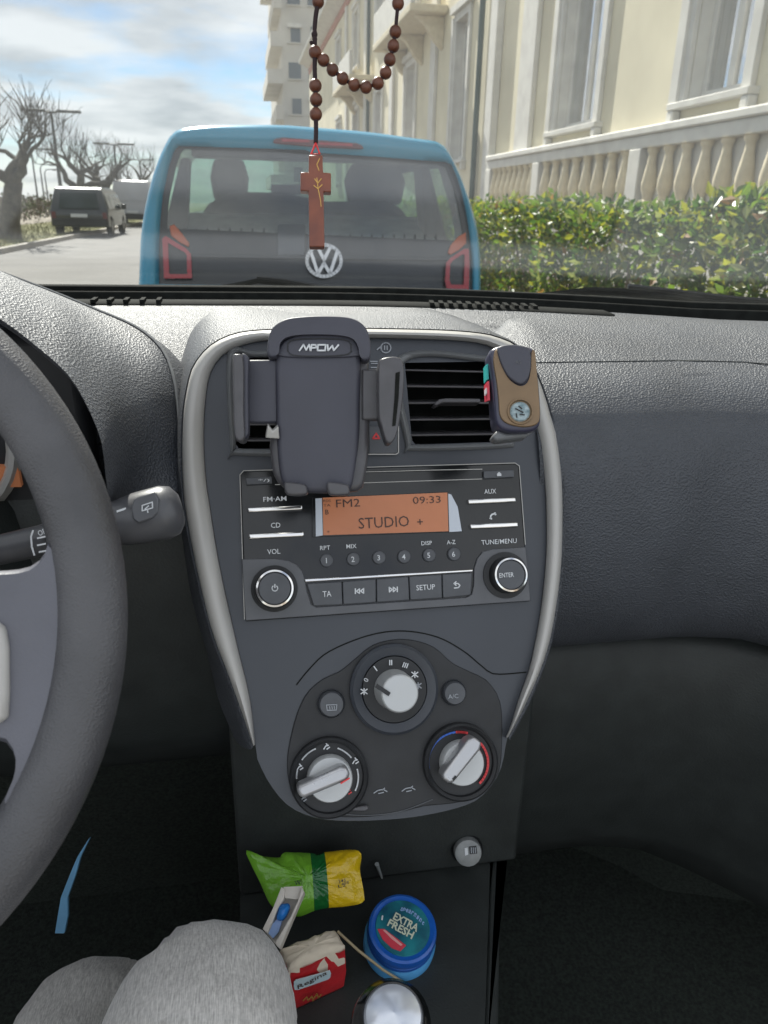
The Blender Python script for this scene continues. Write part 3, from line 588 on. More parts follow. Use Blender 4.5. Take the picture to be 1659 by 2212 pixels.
# ---- rosary
ros = thing('rosary', 'brown wooden rosary with cross hanging from the mirror', 'rosary', at(683, 0, .47))
M['bead'] = mat('brown wood bead', (.11, .036, .018), .42, var=.35, vs_=160, bump=.2, bs=500, bdist=.0004)
M['cord'] = mat('dark cord', (.02, .008, .010), .8, bump=.8, bs=1500, bdist=.0004)
M['wood'] = mat('reddish varnished wood', (.21, .048, .014), .33, c2=(.13, .026, .009), vs_=70, bump=.15, bs=300, bdist=.0004, coat=.3)
M['gold'] = mat('gilt line', (.62, .38, .10), .35, metal=.6)
RD = .47
def rpt(x, y, d=0): return at(*cJ(x, y), RD+d)
bd = [(308, 12), (288, 350), (345, 402), (405, 467), (473, 525), (550, 568), (628, 583), (708, 557), (760, 487), (788, 400), (812, 308), (825, 213), (843, 25), (290, 573), (295, 668), (293, 765)]
bv = None
for i, (x, y) in enumerate(bd):
    r = (43 if i in (1, 13, 14, 15) else 41)/2.676/1.157*RD/F
    lathe('bead', rpt(x, y), U, [(r*math.sin(math.pi*k/12), -r*math.cos(math.pi*k/12)) for k in range(13)], M['bead'], ros, 20, 80)
MIRZ = 60
tube('cord', [rpt(312, -420), rpt(310, -120), rpt(308, 12), rpt(292, 110), rpt(284, 200), rpt(288, 350), rpt(285, 460), rpt(290, 573), rpt(295, 668), rpt(293, 765), rpt(295, 880), rpt(292, 955)], .0014, M['cord'], ros, 8)
tube('cord', [rpt(290, 340, .002)]+[rpt(x, y) for x, y in bd[2:13]]+[rpt(846, -120), rpt(850, -420)], .0012, M['cord'], ros, 8)
for x, y, r in ((284, 230, 22), (286, 262, 18), (262, 285, 12), (288, 462, 15)): lathe('knot', rpt(x, y), U, [(r*k_/2.676/1.157*RD/F, h*r/2.676/1.157*RD/F) for k_, h in ((0, -1.2), (.7, -.9), (1, 0), (.7, .9), (0, 1.2))], M['cord'], ros, 10, 80)
tube('wire_loop', [rpt(292, 955), rpt(262, 1030), rpt(320, 1030), rpt(292, 955)], .0006, M['red'], ros, 6)
CZp = Plane(at(*cJ(292, 1300), RD), -D, R, U)
cro = prism('cross', [CZp.at(*cJ(*p), .003) for p in ((247, 1036), (338, 1036), (341, 1152), (395, 1156), (395, 1284), (345, 1280), (352, 1650), (250, 1650), (245, 1276), (190, 1272), (190, 1150), (245, 1150))], D*.006+V((-.0006, 0, 0)), M['wood'], ros, .0006)
strokes('cross_inlay', [[cJ(318, 1060), cJ(300, 1100), cJ(315, 1140)], [cJ(300, 1190), cJ(308, 1260), cJ(325, 1340), cJ(328, 1380)], [cJ(285, 1195), cJ(305, 1225), cJ(330, 1195)], [cJ(280, 1240), cJ(308, 1262), cJ(335, 1235)]], 1.5, CZp, M['gold'], ros, .0034)
mir = thing('rear_view_mirror', 'dark rear-view mirror above the rosary', 'mirror', rpt(560, -430))
mc = rpt(560, -520)
rows = []
for t in range(13):
    a = t/12*2-1; w_ = (1-abs(a)**6)**.5*.030+.002
    rows.append([mc+R0*(a*.115)+V((0, .018*math.cos(2*math.pi*k/16), 0))+V((0, 0, w_*math.sin(2*math.pi*k/16))) for k in range(16)])
loft('housing', rows, M['black'], mir, True, 60, caps=True)
tube('stem', [mc+V((0, .015, 0)), mc+V((0, .06, .02)), mc+V((0, .10, .045))], .008, M['black'], mir)
# ---- phone holder
ph = thing('phone_holder', 'black adjustable phone cradle clipped over the left vent', 'phone holder', at(690, 900, .53))
HD = .520
HP = Plane(at(690, 880, HD), (V((0, -math.cos(math.radians(22)), math.sin(math.radians(22))))+V((-.10, 0, 0))).normalized(), PX, PU)
HP.x = (PX-HP.n*PX.dot(HP.n)).normalized(); HP.u = HP.n.cross(HP.x); HP.u = HP.u if HP.u.z > 0 else -HP.u
def hpoly(pts, h, f=cF): return [HP.at(*f(*p), h) for p in pts]
def soft(name, pts, h, th, m, par, n=60, f=cF, inset=.93, rnd=.004):
    cl = cr([(*f(*p), 0) for p in pts], n, True); cx_ = sum(p.x for p in cl)/n; cy_ = sum(p.y for p in cl)/n
    hgt = max(p.y for p in cl)-min(p.y for p in cl); wid = max(p.x for p in cl)-min(p.x for p in cl)
    ix = 1-rnd*F/HD*2/wid; iy = 1-rnd*F/HD*2/hgt
    def rg(s, hh): return [HP.at(cx_+(p.x-cx_)*(1-(1-ix)*s), cy_+(p.y-cy_)*(1-(1-iy)*s), hh) for p in cl]
    def rgb(s, hh, back): return [p-HP.n*back for p in rg(s, hh)]
    rows = [rgb(.6, h, th), rgb(.0, h, th*.85), rgb(0, h, rnd), rgb(.15, h, rnd*.45), rgb(.5, h, rnd*.12), rgb(1, h, 0)]
    vs_, fs = grid(rows, True); fs += [tuple(range(n)), tuple(range(5*n, 6*n))]
    return mk(name, vs_, fs, m, par, 70)
body = soft('cradle_back', ((440, 380), (450, 300), (520, 250), (700, 235), (900, 240), (1020, 265), (1062, 320), (1075, 420), (1068, 700), (1062, 980), (1040, 1160), (1012, 1330), (985, 1385), (900, 1398), (650, 1396), (520, 1372), (480, 1300), (458, 1150), (445, 900), (438, 600)), .0, .016, M['holder'], ph)
soft('cradle_side', ((430, 392), (720, 380), (1100, 385), (1132, 450), (1140, 800), (1130, 1100), (1095, 1330), (1050, 1385), (800, 1395), (560, 1380), (440, 1300), (400, 1100), (400, 990), (436, 985), (430, 600)), -.006, .018, M['holder2'], ph)
soft('top_cap', ((382, 378), (385, 260), (420, 170), (510, 110), (640, 90), (800, 84), (960, 92), (1060, 125), (1120, 190), (1146, 290), (1140, 400), (1085, 410), (1068, 330), (1035, 270), (960, 238), (800, 225), (620, 228), (510, 250), (460, 300), (445, 385)), .006, .022, M['holder'], ph, 90, rnd=.0018)
soft('top_wall', ((470, 330), (520, 265), (640, 228), (800, 220), (960, 232), (1030, 275), (1060, 340), (1055, 385), (760, 398), (470, 385)), .0015, .005, M['holder'], ph, rnd=.0012)
strokes('logo_frame', [[(p.x, p.y) for p in cr([(*cF(*p), 0) for p in ((530, 320), (540, 280), (600, 262), (760, 256), (930, 262), (990, 282), (1002, 325), (990, 365), (900, 382), (760, 386), (600, 382), (540, 362))], 40, True)]+[cF(530, 320)]], 2.4, HP, M['black'], ph, .0022)
lg = [[(618, 345), (648, 300), (668, 340), (690, 300), (700, 345)], [(702, 345), (708, 302), (738, 302), (744, 322), (710, 325)], [(756, 302), (812, 302), (808, 344), (752, 344), (756, 302)], [(826, 302), (830, 344), (862, 308), (872, 344), (908, 302)]]
strokes('brand_lettering', [[cF(*p) for p in l] for l in lg], 3.4, HP, M['ink'], ph, .0030)
# arms
soft('arm_pad', ((122, 400), (135, 372), (175, 366), (195, 380), (205, 500), (205, 800), (212, 960), (200, 1010), (155, 1012), (135, 960), (125, 800)), .016, .024, M['holder2'], ph, rnd=.0018)
soft('arm_cushion', ((190, 385), (222, 378), (240, 400), (236, 600), (240, 930), (230, 975), (205, 975), (196, 700)), .012, .012, M['holder'], ph, rnd=.0012)
prism('arm_bar', hpoly(((225, 412), (460, 410), (460, 880), (225, 880)), -.004), HP.n*-.008, M['holder'], ph, .0015)
soft('arm_pad', ((1205, 450), (1225, 405), (1290, 388), (1350, 392), (1385, 425), (1395, 560), (1375, 780), (1340, 960), (1300, 1030), (1262, 1020), (1225, 900), (1205, 800)), .016, .024, M['holder2'], ph, rnd=.0018)
prism('arm_slot', hpoly(((1330, 510), (1362, 500), (1352, 700), (1330, 900), (1305, 905), (1322, 700)), .0165), HP.n*-.002, M['seal'], ph)
prism('arm_bar', hpoly(((1080, 480), (1215, 480), (1215, 860), (1080, 860)), -.004), HP.n*-.008, M['holder2'], ph, .0015)
for a, b in ((505, 672), (822, 985)): soft('foot', ((a, 1330), (a+30, 1318), (b-20, 1335), (b, 1360), (b-5, 1412), (a+40, 1418), (a+5, 1390)), .010, .020, M['holder2'], ph, 40, rnd=.002)
c_ = HP.at(*cF(420, 960), .004); prism('release_clip', [c_+v for v in (V((-.005, 0, -.003)), V((.0045, 0, -.004)), V((.004, 0, .005)), V((0, 0, .0015)), V((-.003, 0, .006)))], V((0, .006, 0)), M['silver'], ph, .0008)
lathe('ball_mount', HP.at(700, 880, -.016), -HP.n, [(.018, 0), (.018, .008), (.010, .012), (.010, .05)], M['black'], ph)
# ---- air freshener on the right vent
fr_ = thing('air_freshener', 'bronze-fronted vent air freshener with small round window on the right vent', 'air freshener', at(1100, 900, .53))
FD = .515; FP = Plane(at(1105, 850, FD), V((-.16, -.86, .42)).normalized(), PX, PU)
FP.x = (PX-FP.n*PX.dot(FP.n)).normalized(); FP.u = FP.n.cross(FP.x); FP.u = FP.u if FP.u.z > 0 else -FP.u
HPs, HDs = HP, HD; HP, HD = FP, FD
M['fresh'] = mat('dark purple plastic', (.045, .045, .075), .35, var=.1, vs_=60); M['bronze'] = mat('bronze plastic', (.19, .125, .068), .36, metal=.3, var=.12, vs_=40, rvar=.05)
M['turq'] = mat('turquoise label', (.04, .42, .40), .4); M['lred'] = mat('red label', (.60, .05, .08), .4); M['clear'] = mat('pale gel window', (.36, .44, .46), .15, c2=(.10, .16, .18), vs_=260)
shell = soft('shell', ((845, 330), (865, 290), (930, 264), (1020, 258), (1150, 272), (1205, 308), (1222, 420), (1245, 650), (1253, 820), (1240, 905), (1190, 945), (1080, 955), (975, 945), (905, 900), (885, 780), (870, 560)), .0, .030, M['fresh'], fr_, 70, cG, rnd=.003)
soft('front_plate', ((875, 400), (885, 310), (905, 300), (930, 420), (990, 530), (1080, 590), (1150, 560), (1178, 450), (1185, 310), (1206, 315), (1222, 480), (1240, 700), (1245, 830), (1225, 890), (1150, 915), (1060, 910), (970, 880), (925, 820), (915, 700), (900, 560)), .002, .004, M['bronze'], fr_, 90, cG, rnd=.0009)
soft('tongue', ((905, 300), (930, 268), (1020, 256), (1130, 272), (1168, 305), (1175, 420), (1155, 520), (1110, 572), (1060, 565), (990, 510), (935, 410)), .004, .008, M['holder'], fr_, 60, cG, rnd=.0016)
q = cG(1085, 795); k = FD/F/3.19/1.157
lathe('window_ring', FP.at(*q, .002), FP.n, [(105*k, 0), (102*k, .0014), (92*k, .0016), (84*k, .0)], M['bronze'], fr_)
lathe('gel_window', FP.at(*q, .002), FP.n, [(86*k, -.0005), (70*k, .0008), (0, .0016)], M['clear'], fr_)
strokes('window_print', [[cG(1050, 770), cG(1110, 800)], [cG(1055, 810), cG(1060, 840)], [cG(1075, 750), cG(1100, 770)], [cG(1085, 815), cG(1120, 820)]], 2.6, FP, M['black'], fr_, .0042)
text('window_lettering', 'AS', *cG(1070, 400), 8, FP, M['fascia'], fr_, .0046)
HP, HD = HPs, HDs
# side label: stands on the left flank
sdn = V((-1, 0, 0)); q0 = [FP.at(*cG(846, y), 0) for y in (380, 900)]
def flank(u, v, h=.0006):   # u: back from the front 0..1, v: along the height 0..1
    a, b = FP.at(*cG(858+v*20, 340+v*520), 0), 0
    return a-FP.n*(.006+.022*u)-FP.x*(.0016+h)
prism('side_label', [flank(*p) for p in ((.2, .08), (.95, .05), (.95, .30), (.2, .32))], FP.x*.0012, M['turq'], fr_)
prism('side_label', [flank(*p) for p in ((.1, .36), (.95, .33), (.95, .60), (.1, .66))], FP.x*.0012, M['lred'], fr_)
for i in range(4):
    a = .38+.06*i; prism('label_print', [flank(.3+.1*i, .44, .0014), flank(.36+.1*i, .44, .0014), flank(.36+.1*i, .53, .0014), flank(.3+.1*i, .53, .0014)], FP.x*.0008, M['ink'], fr_)
prism('base_cap', [FP.at(*cG(*p), -.008) for p in ((900, 940), (980, 965), (1190, 955), (1130, 1000), (900, 1030), (860, 1000))], -FP.n*.018, M['frame'], fr_, .002)
tube('clip', [FP.at(*cG(1040, 700), -.028), FP.at(*cG(1040, 700), -.065)], .006, M['black'], fr_)
# ---- things lying in the tray
def blob(name, outl, pl, f, bulge, back, m, par, n=64, rings=7, crumple=.0, seed=1, flat=.0):
    rnd = random.Random(seed); cl = cr([(*f(*p), 0) for p in outl], n, True); cx_ = sum(p.x for p in cl)/n; cy_ = sum(p.y for p in cl)/n
    rows = [[pl.at(p.x, p.y, 0)-pl.n*back for p in cl]]
    for k in range(rings):
        s = 1-k/(rings); hh = bulge*(1-s**2.2)
        rows.append([pl.at(cx_+(p.x-cx_)*s, cy_+(p.y-cy_)*s, hh)+pl.n*(rnd.uniform(-1, 1)*crumple*(1 if k else .3)) for p in cl])
    vs_, fs = grid(rows, True); fs += [tuple(range(n)), tuple(range(rings*n, (rings+1)*n))]
    return mk(name, vs_, fs, m, par, 60)
def bands(name, stops, axis='X', rough=.25, bump=.5, spec=.5):
    m = bpy.data.materials.new(name); m.use_nodes = True; nn, ll = m.node_tree.nodes, m.node_tree.links; b = nn['Principled BSDF']
    t = nn.new('ShaderNodeTexCoord'); s = nn.new('ShaderNodeSeparateXYZ'); ll.new(t.outputs['Object'], s.inputs[0])
    lo, hi = stops[0][0], stops[-1][0]; mr = nn.new('ShaderNodeMapRange'); mr.inputs[1].default_value = lo; mr.inputs[2].default_value = hi
    ll.new(s.outputs[axis], mr.inputs[0]); r_ = nn.new('ShaderNodeValToRGB'); r_.color_ramp.interpolation = 'CONSTANT'; ll.new(mr.outputs[0], r_.inputs[0])
    e = r_.color_ramp.elements; e[0].position = 0; e[0].color = (*stops[0][1], 1); e[1].position = (stops[1][0]-lo)/(hi-lo); e[1].color = (*stops[1][1], 1)
    for p, c in stops[2:-1]: q = e.new((p-lo)/(hi-lo)); q.color = (*c, 1)
    ll.new(r_.outputs[0], b.inputs['Base Color']); b.inputs['Roughness'].default_value = rough
    z = nn.new('ShaderNodeTexNoise'); z.inputs['Scale'].default_value = 85; z.inputs['Detail'].default_value = 4; ll.new(t.outputs['Object'], z.inputs['Vector'])
    q = nn.new('ShaderNodeBump'); q.inputs['Strength'].default_value = bump; q.inputs['Distance'].default_value = .004; ll.new(z.outputs[0], q.inputs['Height']); ll.new(q.outputs[0], b.inputs['Normal'])
    return m
WPL = Plane(at(*cC(480, 290), .708), V((0, -.62, .78)).normalized(), PX, V((0, .78, .62)).normalized())
x1, x2, x0_, x3 = WPL.at(*cC(520, 290)).x, WPL.at(*cC(608, 290)).x, WPL.at(*cC(120, 290)).x, WPL.at(*cC(840, 290)).x
M['wrap'] = bands('printed snack wrapper', [(x0_, (.17, .42, .035)), (x1, (.012, .13, .03)), (x2, (.68, .46, .012)), (x3, (0, 0, 0))], rough=.16, bump=.6)
wr = thing('snack_wrapper', 'crumpled green and yellow foil wrapper lying at the back of the tray', 'wrapper', onz(*cC(480, 460), TZ))
blob('foil_bag', ((132, 108), (230, 142), (330, 150), (350, 122), (400, 120), (510, 125), (560, 132), (606, 118), (800, 112), (806, 230), (830, 370), (820, 418), (720, 440), (625, 448), (540, 465), (480, 490), (430, 500), (330, 470), (270, 420), (210, 290), (160, 190)), WPL, cC, .012, .010, M['wrap'], wr, 84, 8, .0011)
text('print_mark', 'W:', *cC(440, 300), 9, WPL, M['black'], wr, .0135)
for i, s in enumerate(('345', '#8B', 'L2')): text('print_mark', s, *cC(700+18*(i % 2), 290+14*i), 6, WPL, M['black'], wr, .0135, wpx=17, rot=.12)
# open white box with a blue blister strip
bxp = Plane(at(*cC(360, 490), .655), V((-.1, -.55, .82)).normalized(), PX, PU); bxp.x = (PX-bxp.n*PX.dot(bxp.n)).normalized(); bxp.u = bxp.n.cross(bxp.x)
bt = thing('gum_box', 'narrow open white cardboard box with blue strip inside, leaning by the knee', 'box', onz(*cC(300, 640), TZ))
M['card'] = mat('white card', (.62, .58, .52), .7, var=.08, vs_=60, bump=.2, bs=200, bdist=.001); M['bfoil'] = mat('blue foil', (.02, .20, .62), .25, bump=.5, bs=120, bdist=.003); M['bpale'] = mat('pale blue print', (.28, .42, .72), .4)
def bq(pts, h): return [bxp.at(*cC(*p), h) for p in pts]
prism('tray_base', bq(((352, 335), (458, 335), (430, 450), (318, 680), (240, 590), (330, 380)), -.010), bxp.n*-.0012, M['card'], bt)
prism('side_panel', bq(((462, 325), (474, 352), (330, 692), (300, 660), (395, 500), (440, 400)), .004), bxp.n*-.016, M['card'], bt, .0005)
prism('side_panel', bq(((340, 325), (360, 340), (355, 395), (325, 440), (256, 600), (228, 575), (290, 450)), .004), bxp.n*-.016, M['card'], bt, .0005)
prism('end_flap', bq(((352, 326), (466, 320), (440, 400), (362, 392)), .000), bxp.n*-.001, M['card'], bt)
blob('blister_strip', ((330, 432), (385, 425), (380, 470), (345, 520), (312, 515), (318, 470)), bxp, cC, .005, .008, M['bfoil'], bt, 30, 4, .0004)
prism('printed_insert', bq(((312, 515), (345, 520), (325, 590), (290, 630), (262, 600), (285, 550)), -.004), bxp.n*-.004, M['bpale'], bt)
# tissue pack
tz = TZ+.052
T_ = [onz(*cC(*p), tz) for p in ((330, 700), (655, 584), (720, 682), (384, 826))]
tp = thing('tissue_pack', 'torn red tissue pack with cream tissues showing beside the knee', 'tissues', (T_[0]+T_[2])/2-V((0, 0, .052)))
M['redw'] = mat('red wrapper film', (.50, .022, .028), .28, bump=.5, bs=70, bdist=.003, var=.15, vs_=40); M['tissue'] = mat('cream tissue paper', (.66, .58, .46), .9, bump=.5, bs=140, bdist=.002, var=.06, vs_=50)
cen_ = sum(T_, V())/4
def quadring(Q, s, dz, n=8, wob=0, seed=3):
    rnd = random.Random(seed); c_ = sum(Q, V())/4; out = []
    for i in range(4):
        a, b = Q[i], Q[(i+1) % 4]
        for k in range(n): out.append(c_+(a.lerp(b, k/n)-c_)*s+V((rnd.uniform(-wob, wob), rnd.uniform(-wob, wob), dz+rnd.uniform(-wob, wob))))
    return out
rows = [quadring(T_, .80, -.052), quadring(T_, .95, -.048), quadring(T_, 1.02, -.030, wob=.0008), quadring(T_, 1.03, -.012, wob=.001, seed=5), quadring(T_, 1.0, -.001, wob=.0012, seed=9)]
vs_, fs = grid(rows, True); fs.append(tuple(range(32))); mk('wrapper_film', vs_, fs, M['redw'], tp, 70)
rows = [quadring(T_, .985, -.02), quadring(T_, .98, .001, wob=.0008), quadring(T_, .85, .0035, wob=.001, seed=4), quadring(T_, .5, .005, wob=.001, seed=6), quadring(T_, .12, .005)]
vs_, fs = grid(rows, True); fs.append(tuple(range(128, 160))); mk('tissues', vs_, fs, M['tissue'], tp, 70)
ex = (T_[2]-T_[3]).normalized(); fn = ex.cross(V((0, 0, 1))).normalized(); fn = fn if fn.y < 0 else -fn
LP = Plane(T_[3]+fn*.0035, fn, ex, fn.cross(ex) if fn.cross(ex).z > 0 else ex.cross(fn))
M['lblue'] = mat('pale blue label', (.50, .62, .66), .4)
def lq(pts, h): return [LP.at(*cC(*p), h) for p in pts]
prism('label', lq([(415, 892), (425, 880), (600, 832), (628, 822), (634, 836), (630, 862), (618, 874), (440, 936), (420, 936), (414, 920)], .0006), fn*-.0008, M['lblue'], tp)
ang = math.atan2(1, 1)*0
text('brand_lettering', 'Regina', *cC(524, 880), 17, LP, M['lcdink'], tp, .0014, wpx=68, bold=.004, rot=.10)
strokes('gilt_scroll', [[cC(470, 1000), cC(490, 980), cC(500, 1000), cC(520, 975), cC(530, 1000)], [cC(535, 985), cC(550, 960), cC(560, 985), cC(575, 965)]], 3, LP, M['gold'], tp, .0008)
tag(tube('plastic_shard', [onz(*cC(905, 190), TZ+.03), onz(*cC(935, 272), TZ+.004)], [.0022, .0012], mat('clear shard', (.3, .32, .32), .2)), 'small clear plastic shard behind the blue tub', 'shard')
# wooden stick
tag(tube('wooden_stick', [onz(*cC(672, 588), TZ+.050), onz(*cC(800, 705), TZ+.038), onz(*cC(940, 815), TZ+.020), onz(*cC(1100, 915), TZ+.002)], .0012, mat('pale wood', (.34, .28, .17), .7)), 'thin pale wooden stick lying between the tissue pack and the blue tin', 'stick')
# mint tin
tn = V((.05, -.24, .97)).normalized(); q = cC(1058, 572); tz2 = TZ+.034; TC = onz(*q, tz2); k = (TC-C).dot(D)/F/2.37/1.157; r = 203*k
tin = thing('mint_tin', 'round bright blue plastic mint tub with printed lid in the tray', 'tub', TC-tn*.034)
M['tblue'] = mat('blue tub plastic', (.010, .10, .44), .28, var=.12, vs_=60, spec=.6); M['tcyan'] = mat('light blue tub base', (.09, .34, .66), .25, var=.1, vs_=60)
lathe('base', TC, tn, [(0, -.034), (r*.93, -.034), (r*1.06, -.030), (r*1.07, -.020), (r*1.0, -.016), (r*.95, -.014)], M['tcyan'], tin, 64)
lathe('waist', TC, tn, [(r*.95, -.016), (r*1.01, -.0135), (r*1.0, -.010), (r*.95, -.0085)], M['tblue'], tin, 64)
lid = lathe('lid', TC, tn, [(r*.9, -.010), (r*1.0, -.009), (r*1.02, -.003), (r*.99, .001), (r*.92, .002), (r*.82, .0012), (0, .001)], M['tblue'], tin, 64)
M['tlab'] = mat('dark teal label', (.010, .055, .10), .3, c2=(.02, .22, .26), vs_=45)
lathe('lid_label', TC, tn, [(r*.80, .0014), (r*.79, .002), (0, .0021)], M['tlab'], tin, 48)
TP_ = Plane(TC+tn*.0022, tn, PX, PU); TP_.x = (PX-tn*PX.dot(tn)).normalized(); TP_.u = tn.cross(TP_.x)
M['lime'] = mat('cream print', (.60, .64, .50), .4)
def lt(s, x, y, h, w, m, rot, z=.0006): px, py = cT(x, y); text('lid_lettering', s, px, py, h/8.727, TP_, m, tin, z, rot, wpx=w/8.727, bold=.03)
lt('EXTRA', 870, 640, 150, 500, M['lime'], -.62); lt('FRESH', 770, 770, 150, 520, M['lime'], -.62)
for i, ch in enumerate('Spearmint'):
    t = i/8; lt(ch, 790+400*t, 360+260*t+60*math.sin(math.pi*t)*-1+40, 75, 46, M['bpale'], -.62)
lt('1', 420, 560, 90, 30, M['ink'], -.3)
prism('lid_stripe', [TP_.at(*cT(*p), .0005) for p in ((330, 770), (460, 770), (870, 1080), (760, 1190), (600, 1130), (420, 960))], tn*-.0008, M['lred'], tin)
prism('lid_stripe', [TP_.at(*cT(*p), .0009) for p in ((430, 790), (470, 785), (800, 1065), (770, 1090), (600, 960))], tn*-.0006, mat('pink print', (.75, .35, .34), .4), tin)
# gear lever
gl = thing('gear_lever', 'gear lever with silver cap on a round knob at the bottom edge', 'gear lever', (.09, .27, TZ-.1))
GK = at(845, 2215, .52); ga = V((0, -.30, .95)).normalized(); gr_ = 88*.52/F
lathe('knob', GK, ga, [(gr_*.4, -.05), (gr_*.55, -.035), (gr_*.95, -.012), (gr_*1.0, 0), (gr_*.93, .010), (gr_*.74, .018), (gr_*.70, .0175)], M['gloss'], gl, 40)
lathe('cap', GK, ga, [(gr_*.72, .017), (gr_*.66, .0205), (gr_*.4, .0235), (0, .0245)], mat('pearly cap', (.55, .58, .64), .2, metal=.5), gl, 40)
tube('shaft', [GK-ga*.04, GK-ga*.14], .007, M['black'], gl)
lathe('boot', GK-ga*.10, ga, [(.012, 0), (.02, -.02), (.03, -.05), (.05, -.075)], M['seal'], gl)
# light blue strip in the footwell
bl = [at(*cL(*p), .60) for p in ((485, 300), (430, 400), (395, 500), (350, 620), (342, 720), (325, 815))]; wpx_ = (2, 9, 16, 18, 27, 25)
pr = []
for p, w in zip(bl, wpx_): s = R*(w/2.183/1.157*.60/F); pr.append([p-s, p+s, p+s+D*.003, p-s+D*.003])
M['strip'] = mat('light blue ribbon', (.06, .17, .28), .5, var=.1, vs_=60)
tag(loft('ribbon', pr, M['strip'], None, True, 40, caps=True), 'light blue ribbon hanging in the dark footwell left of the knee', 'ribbon')
# ---- driver's legs in sweatpants
def person():
    me = bpy.data.meshes.new('person'); bm = bmesh.new()
    KR = at(432, 2222, .515); KL = at(200, 2215, .68)
    pts = {'pel': ((-.24, -.30, .50), .12), 'hr': ((-.165, -.24, .50), .105), 'tr': (tuple((V((-.165, -.24, .50))*.45+KR*.55)), .086), 'kr': (tuple(KR), .078), 'kr2': (tuple(KR+V((.006, .035, -.03))), .069),
           'cr': (tuple(KR+V((.0, .12, -.20))), .056), 'ar': ((-.06, .62, .27), .040), 'fr': ((-.05, .74, .225), .036),
           'hl': ((-.315, -.24, .50), .105), 'tl': (tuple((V((-.315, -.24, .50))*.45+KL*.55)), .084), 'kl': (tuple(KL), .066), 'kl2': (tuple(KL+V((0, .03, -.03))), .063), 'cl': (tuple(KL+V((0, .10, -.18))), .055), 'al': (tuple(KL+V((-.02, .20, -.34))), .040), 'fl': (tuple(KL+V((-.03, .30, -.37))), .036)}
    ids = {k: bm.verts.new(v[0]) for k, v in pts.items()}
    for a, b in (('pel', 'hr'), ('hr', 'tr'), ('tr', 'kr'), ('kr', 'kr2'), ('kr2', 'cr'), ('cr', 'ar'), ('ar', 'fr'), ('pel', 'hl'), ('hl', 'tl'), ('tl', 'kl'), ('kl', 'kl2'), ('kl2', 'cl'), ('cl', 'al'), ('al', 'fl')): bm.edges.new((ids[a], ids[b]))
    bm.to_mesh(me); bm.free()
    o = bpy.data.objects.new('person', me); col.objects.link(o)
    sk = o.modifiers.new('skin', 'SKIN')
    for i, (k, v) in enumerate(pts.items()):
        s = me.skin_vertices[0].data[i]; s.radius = (v[1], v[1]); s.use_root = (k == 'pel')
    ss = o.modifiers.new('sub', 'SUBSURF'); ss.levels = ss.render_levels = 3
    dg = bpy.context.evaluated_depsgraph_get(); dg.update(); nm = bpy.data.meshes.new_from_object(o.evaluated_get(dg)); bpy.data.objects.remove(o)
    return nm
m = bpy.data.materials.new('grey melange knit'); m.use_nodes = True; nn, ll = m.node_tree.nodes, m.node_tree.links; b = nn['Principled BSDF']
t = nn.new('ShaderNodeTexCoord'); z = nn.new('ShaderNodeTexNoise'); z.inputs['Scale'].default_value = 420; z.inputs['Detail'].default_value = 4; ll.new(t.outputs['Object'], z.inputs['Vector'])
mpk = nn.new('ShaderNodeMapping'); mpk.inputs['Scale'].default_value = (1100, 120, 120); mpk.inputs['Rotation'].default_value = (0, 0, .25); ll.new(t.outputs['Object'], mpk.inputs[0])
z2 = nn.new('ShaderNodeTexNoise'); z2.inputs['Scale'].default_value = 1.0; z2.inputs['Detail'].default_value = 3; ll.new(mpk.outputs[0], z2.inputs['Vector'])
ad = mth('ADD', mth('MULTIPLY', z.outputs[0], .3, nn, ll), mth('MULTIPLY', z2.outputs[0], .7, nn, ll), nn, ll)
r_ = nn.new('ShaderNodeValToRGB'); r_.color_ramp.elements[0].position = .36; r_.color_ramp.elements[1].position = .64; r_.color_ramp.elements[0].color = (.36, .347, .33, 1); r_.color_ramp.elements[1].color = (.64, .62, .59, 1)
ll.new(ad, r_.inputs[0]); ll.new(r_.outputs[0], b.inputs['Base Color']); b.inputs['Roughness'].default_value = .95; b.inputs['Sheen Weight'].default_value = .3
q = nn.new('ShaderNodeBump'); q.inputs['Strength'].default_value = .5; q.inputs['Distance'].default_value = .0012; ll.new(ad, q.inputs['Height']); ll.new(q.outputs[0], b.inputs['Normal']); M['knit'] = m
pme = person()
from mathutils import noise as NZ
for v in pme.vertices:
    c_ = v.co; a = NZ.noise(c_*9)*.007+abs(NZ.noise(V((c_.x*26+c_.y*12, c_.y*16-c_.x*8, c_.z*24))))**.7*-.008+NZ.noise(c_*45)*.0012
    v.co = c_+v.normal*a
tag(fin('person', pme, M['knit'], None, 180), 'seated driver\'s legs in light grey knitted sweatpants, knee raised at lower left', 'person')
# ---- windscreen, wipers
M['ws'] = glassmat('windscreen glass', (.93, .96, .95), .16, dirt=.016, dcol=(.55, .57, .58), refl=.95, dsc=5)
rows = []
for i in range(24):
    x = -.80+i*1.75/23; r = []
    for kk in range(12):
        t = kk/11; yb = Yw(x)+.075; yt = .42-.25*max(0, abs(x-.09)-.0)**2; bow = .03*math.sin(math.pi*t)
        r.append(V((x, yb+(yt-yb)*t+bow, 1.036+(1.47-1.036)*t+bow*.8)))
    rows.append(r)
wsn = loft('windscreen', rows, M['ws'], None, smooth=80); tag(wsn, 'slightly dusty car windscreen above the dashboard', 'windscreen')
def wiper(name, lab, pts, d, r):
    t = thing(name, lab, 'wiper', at(*pts[0], d), 'windscreen wipers')
    q = [at(*p, d) for p in pts]; tube('blade', q, r, M['seal'], t, 6)
    tube('arm', [p+V((0, -.015, r*1.6)) for p in q[len(q)//3:]], r*.6, M['black'], t, 6)
    tube('rubber_lip', [p+V((0, -.01, -r*1.2)) for p in q], r*.4, M['black'], t, 6)
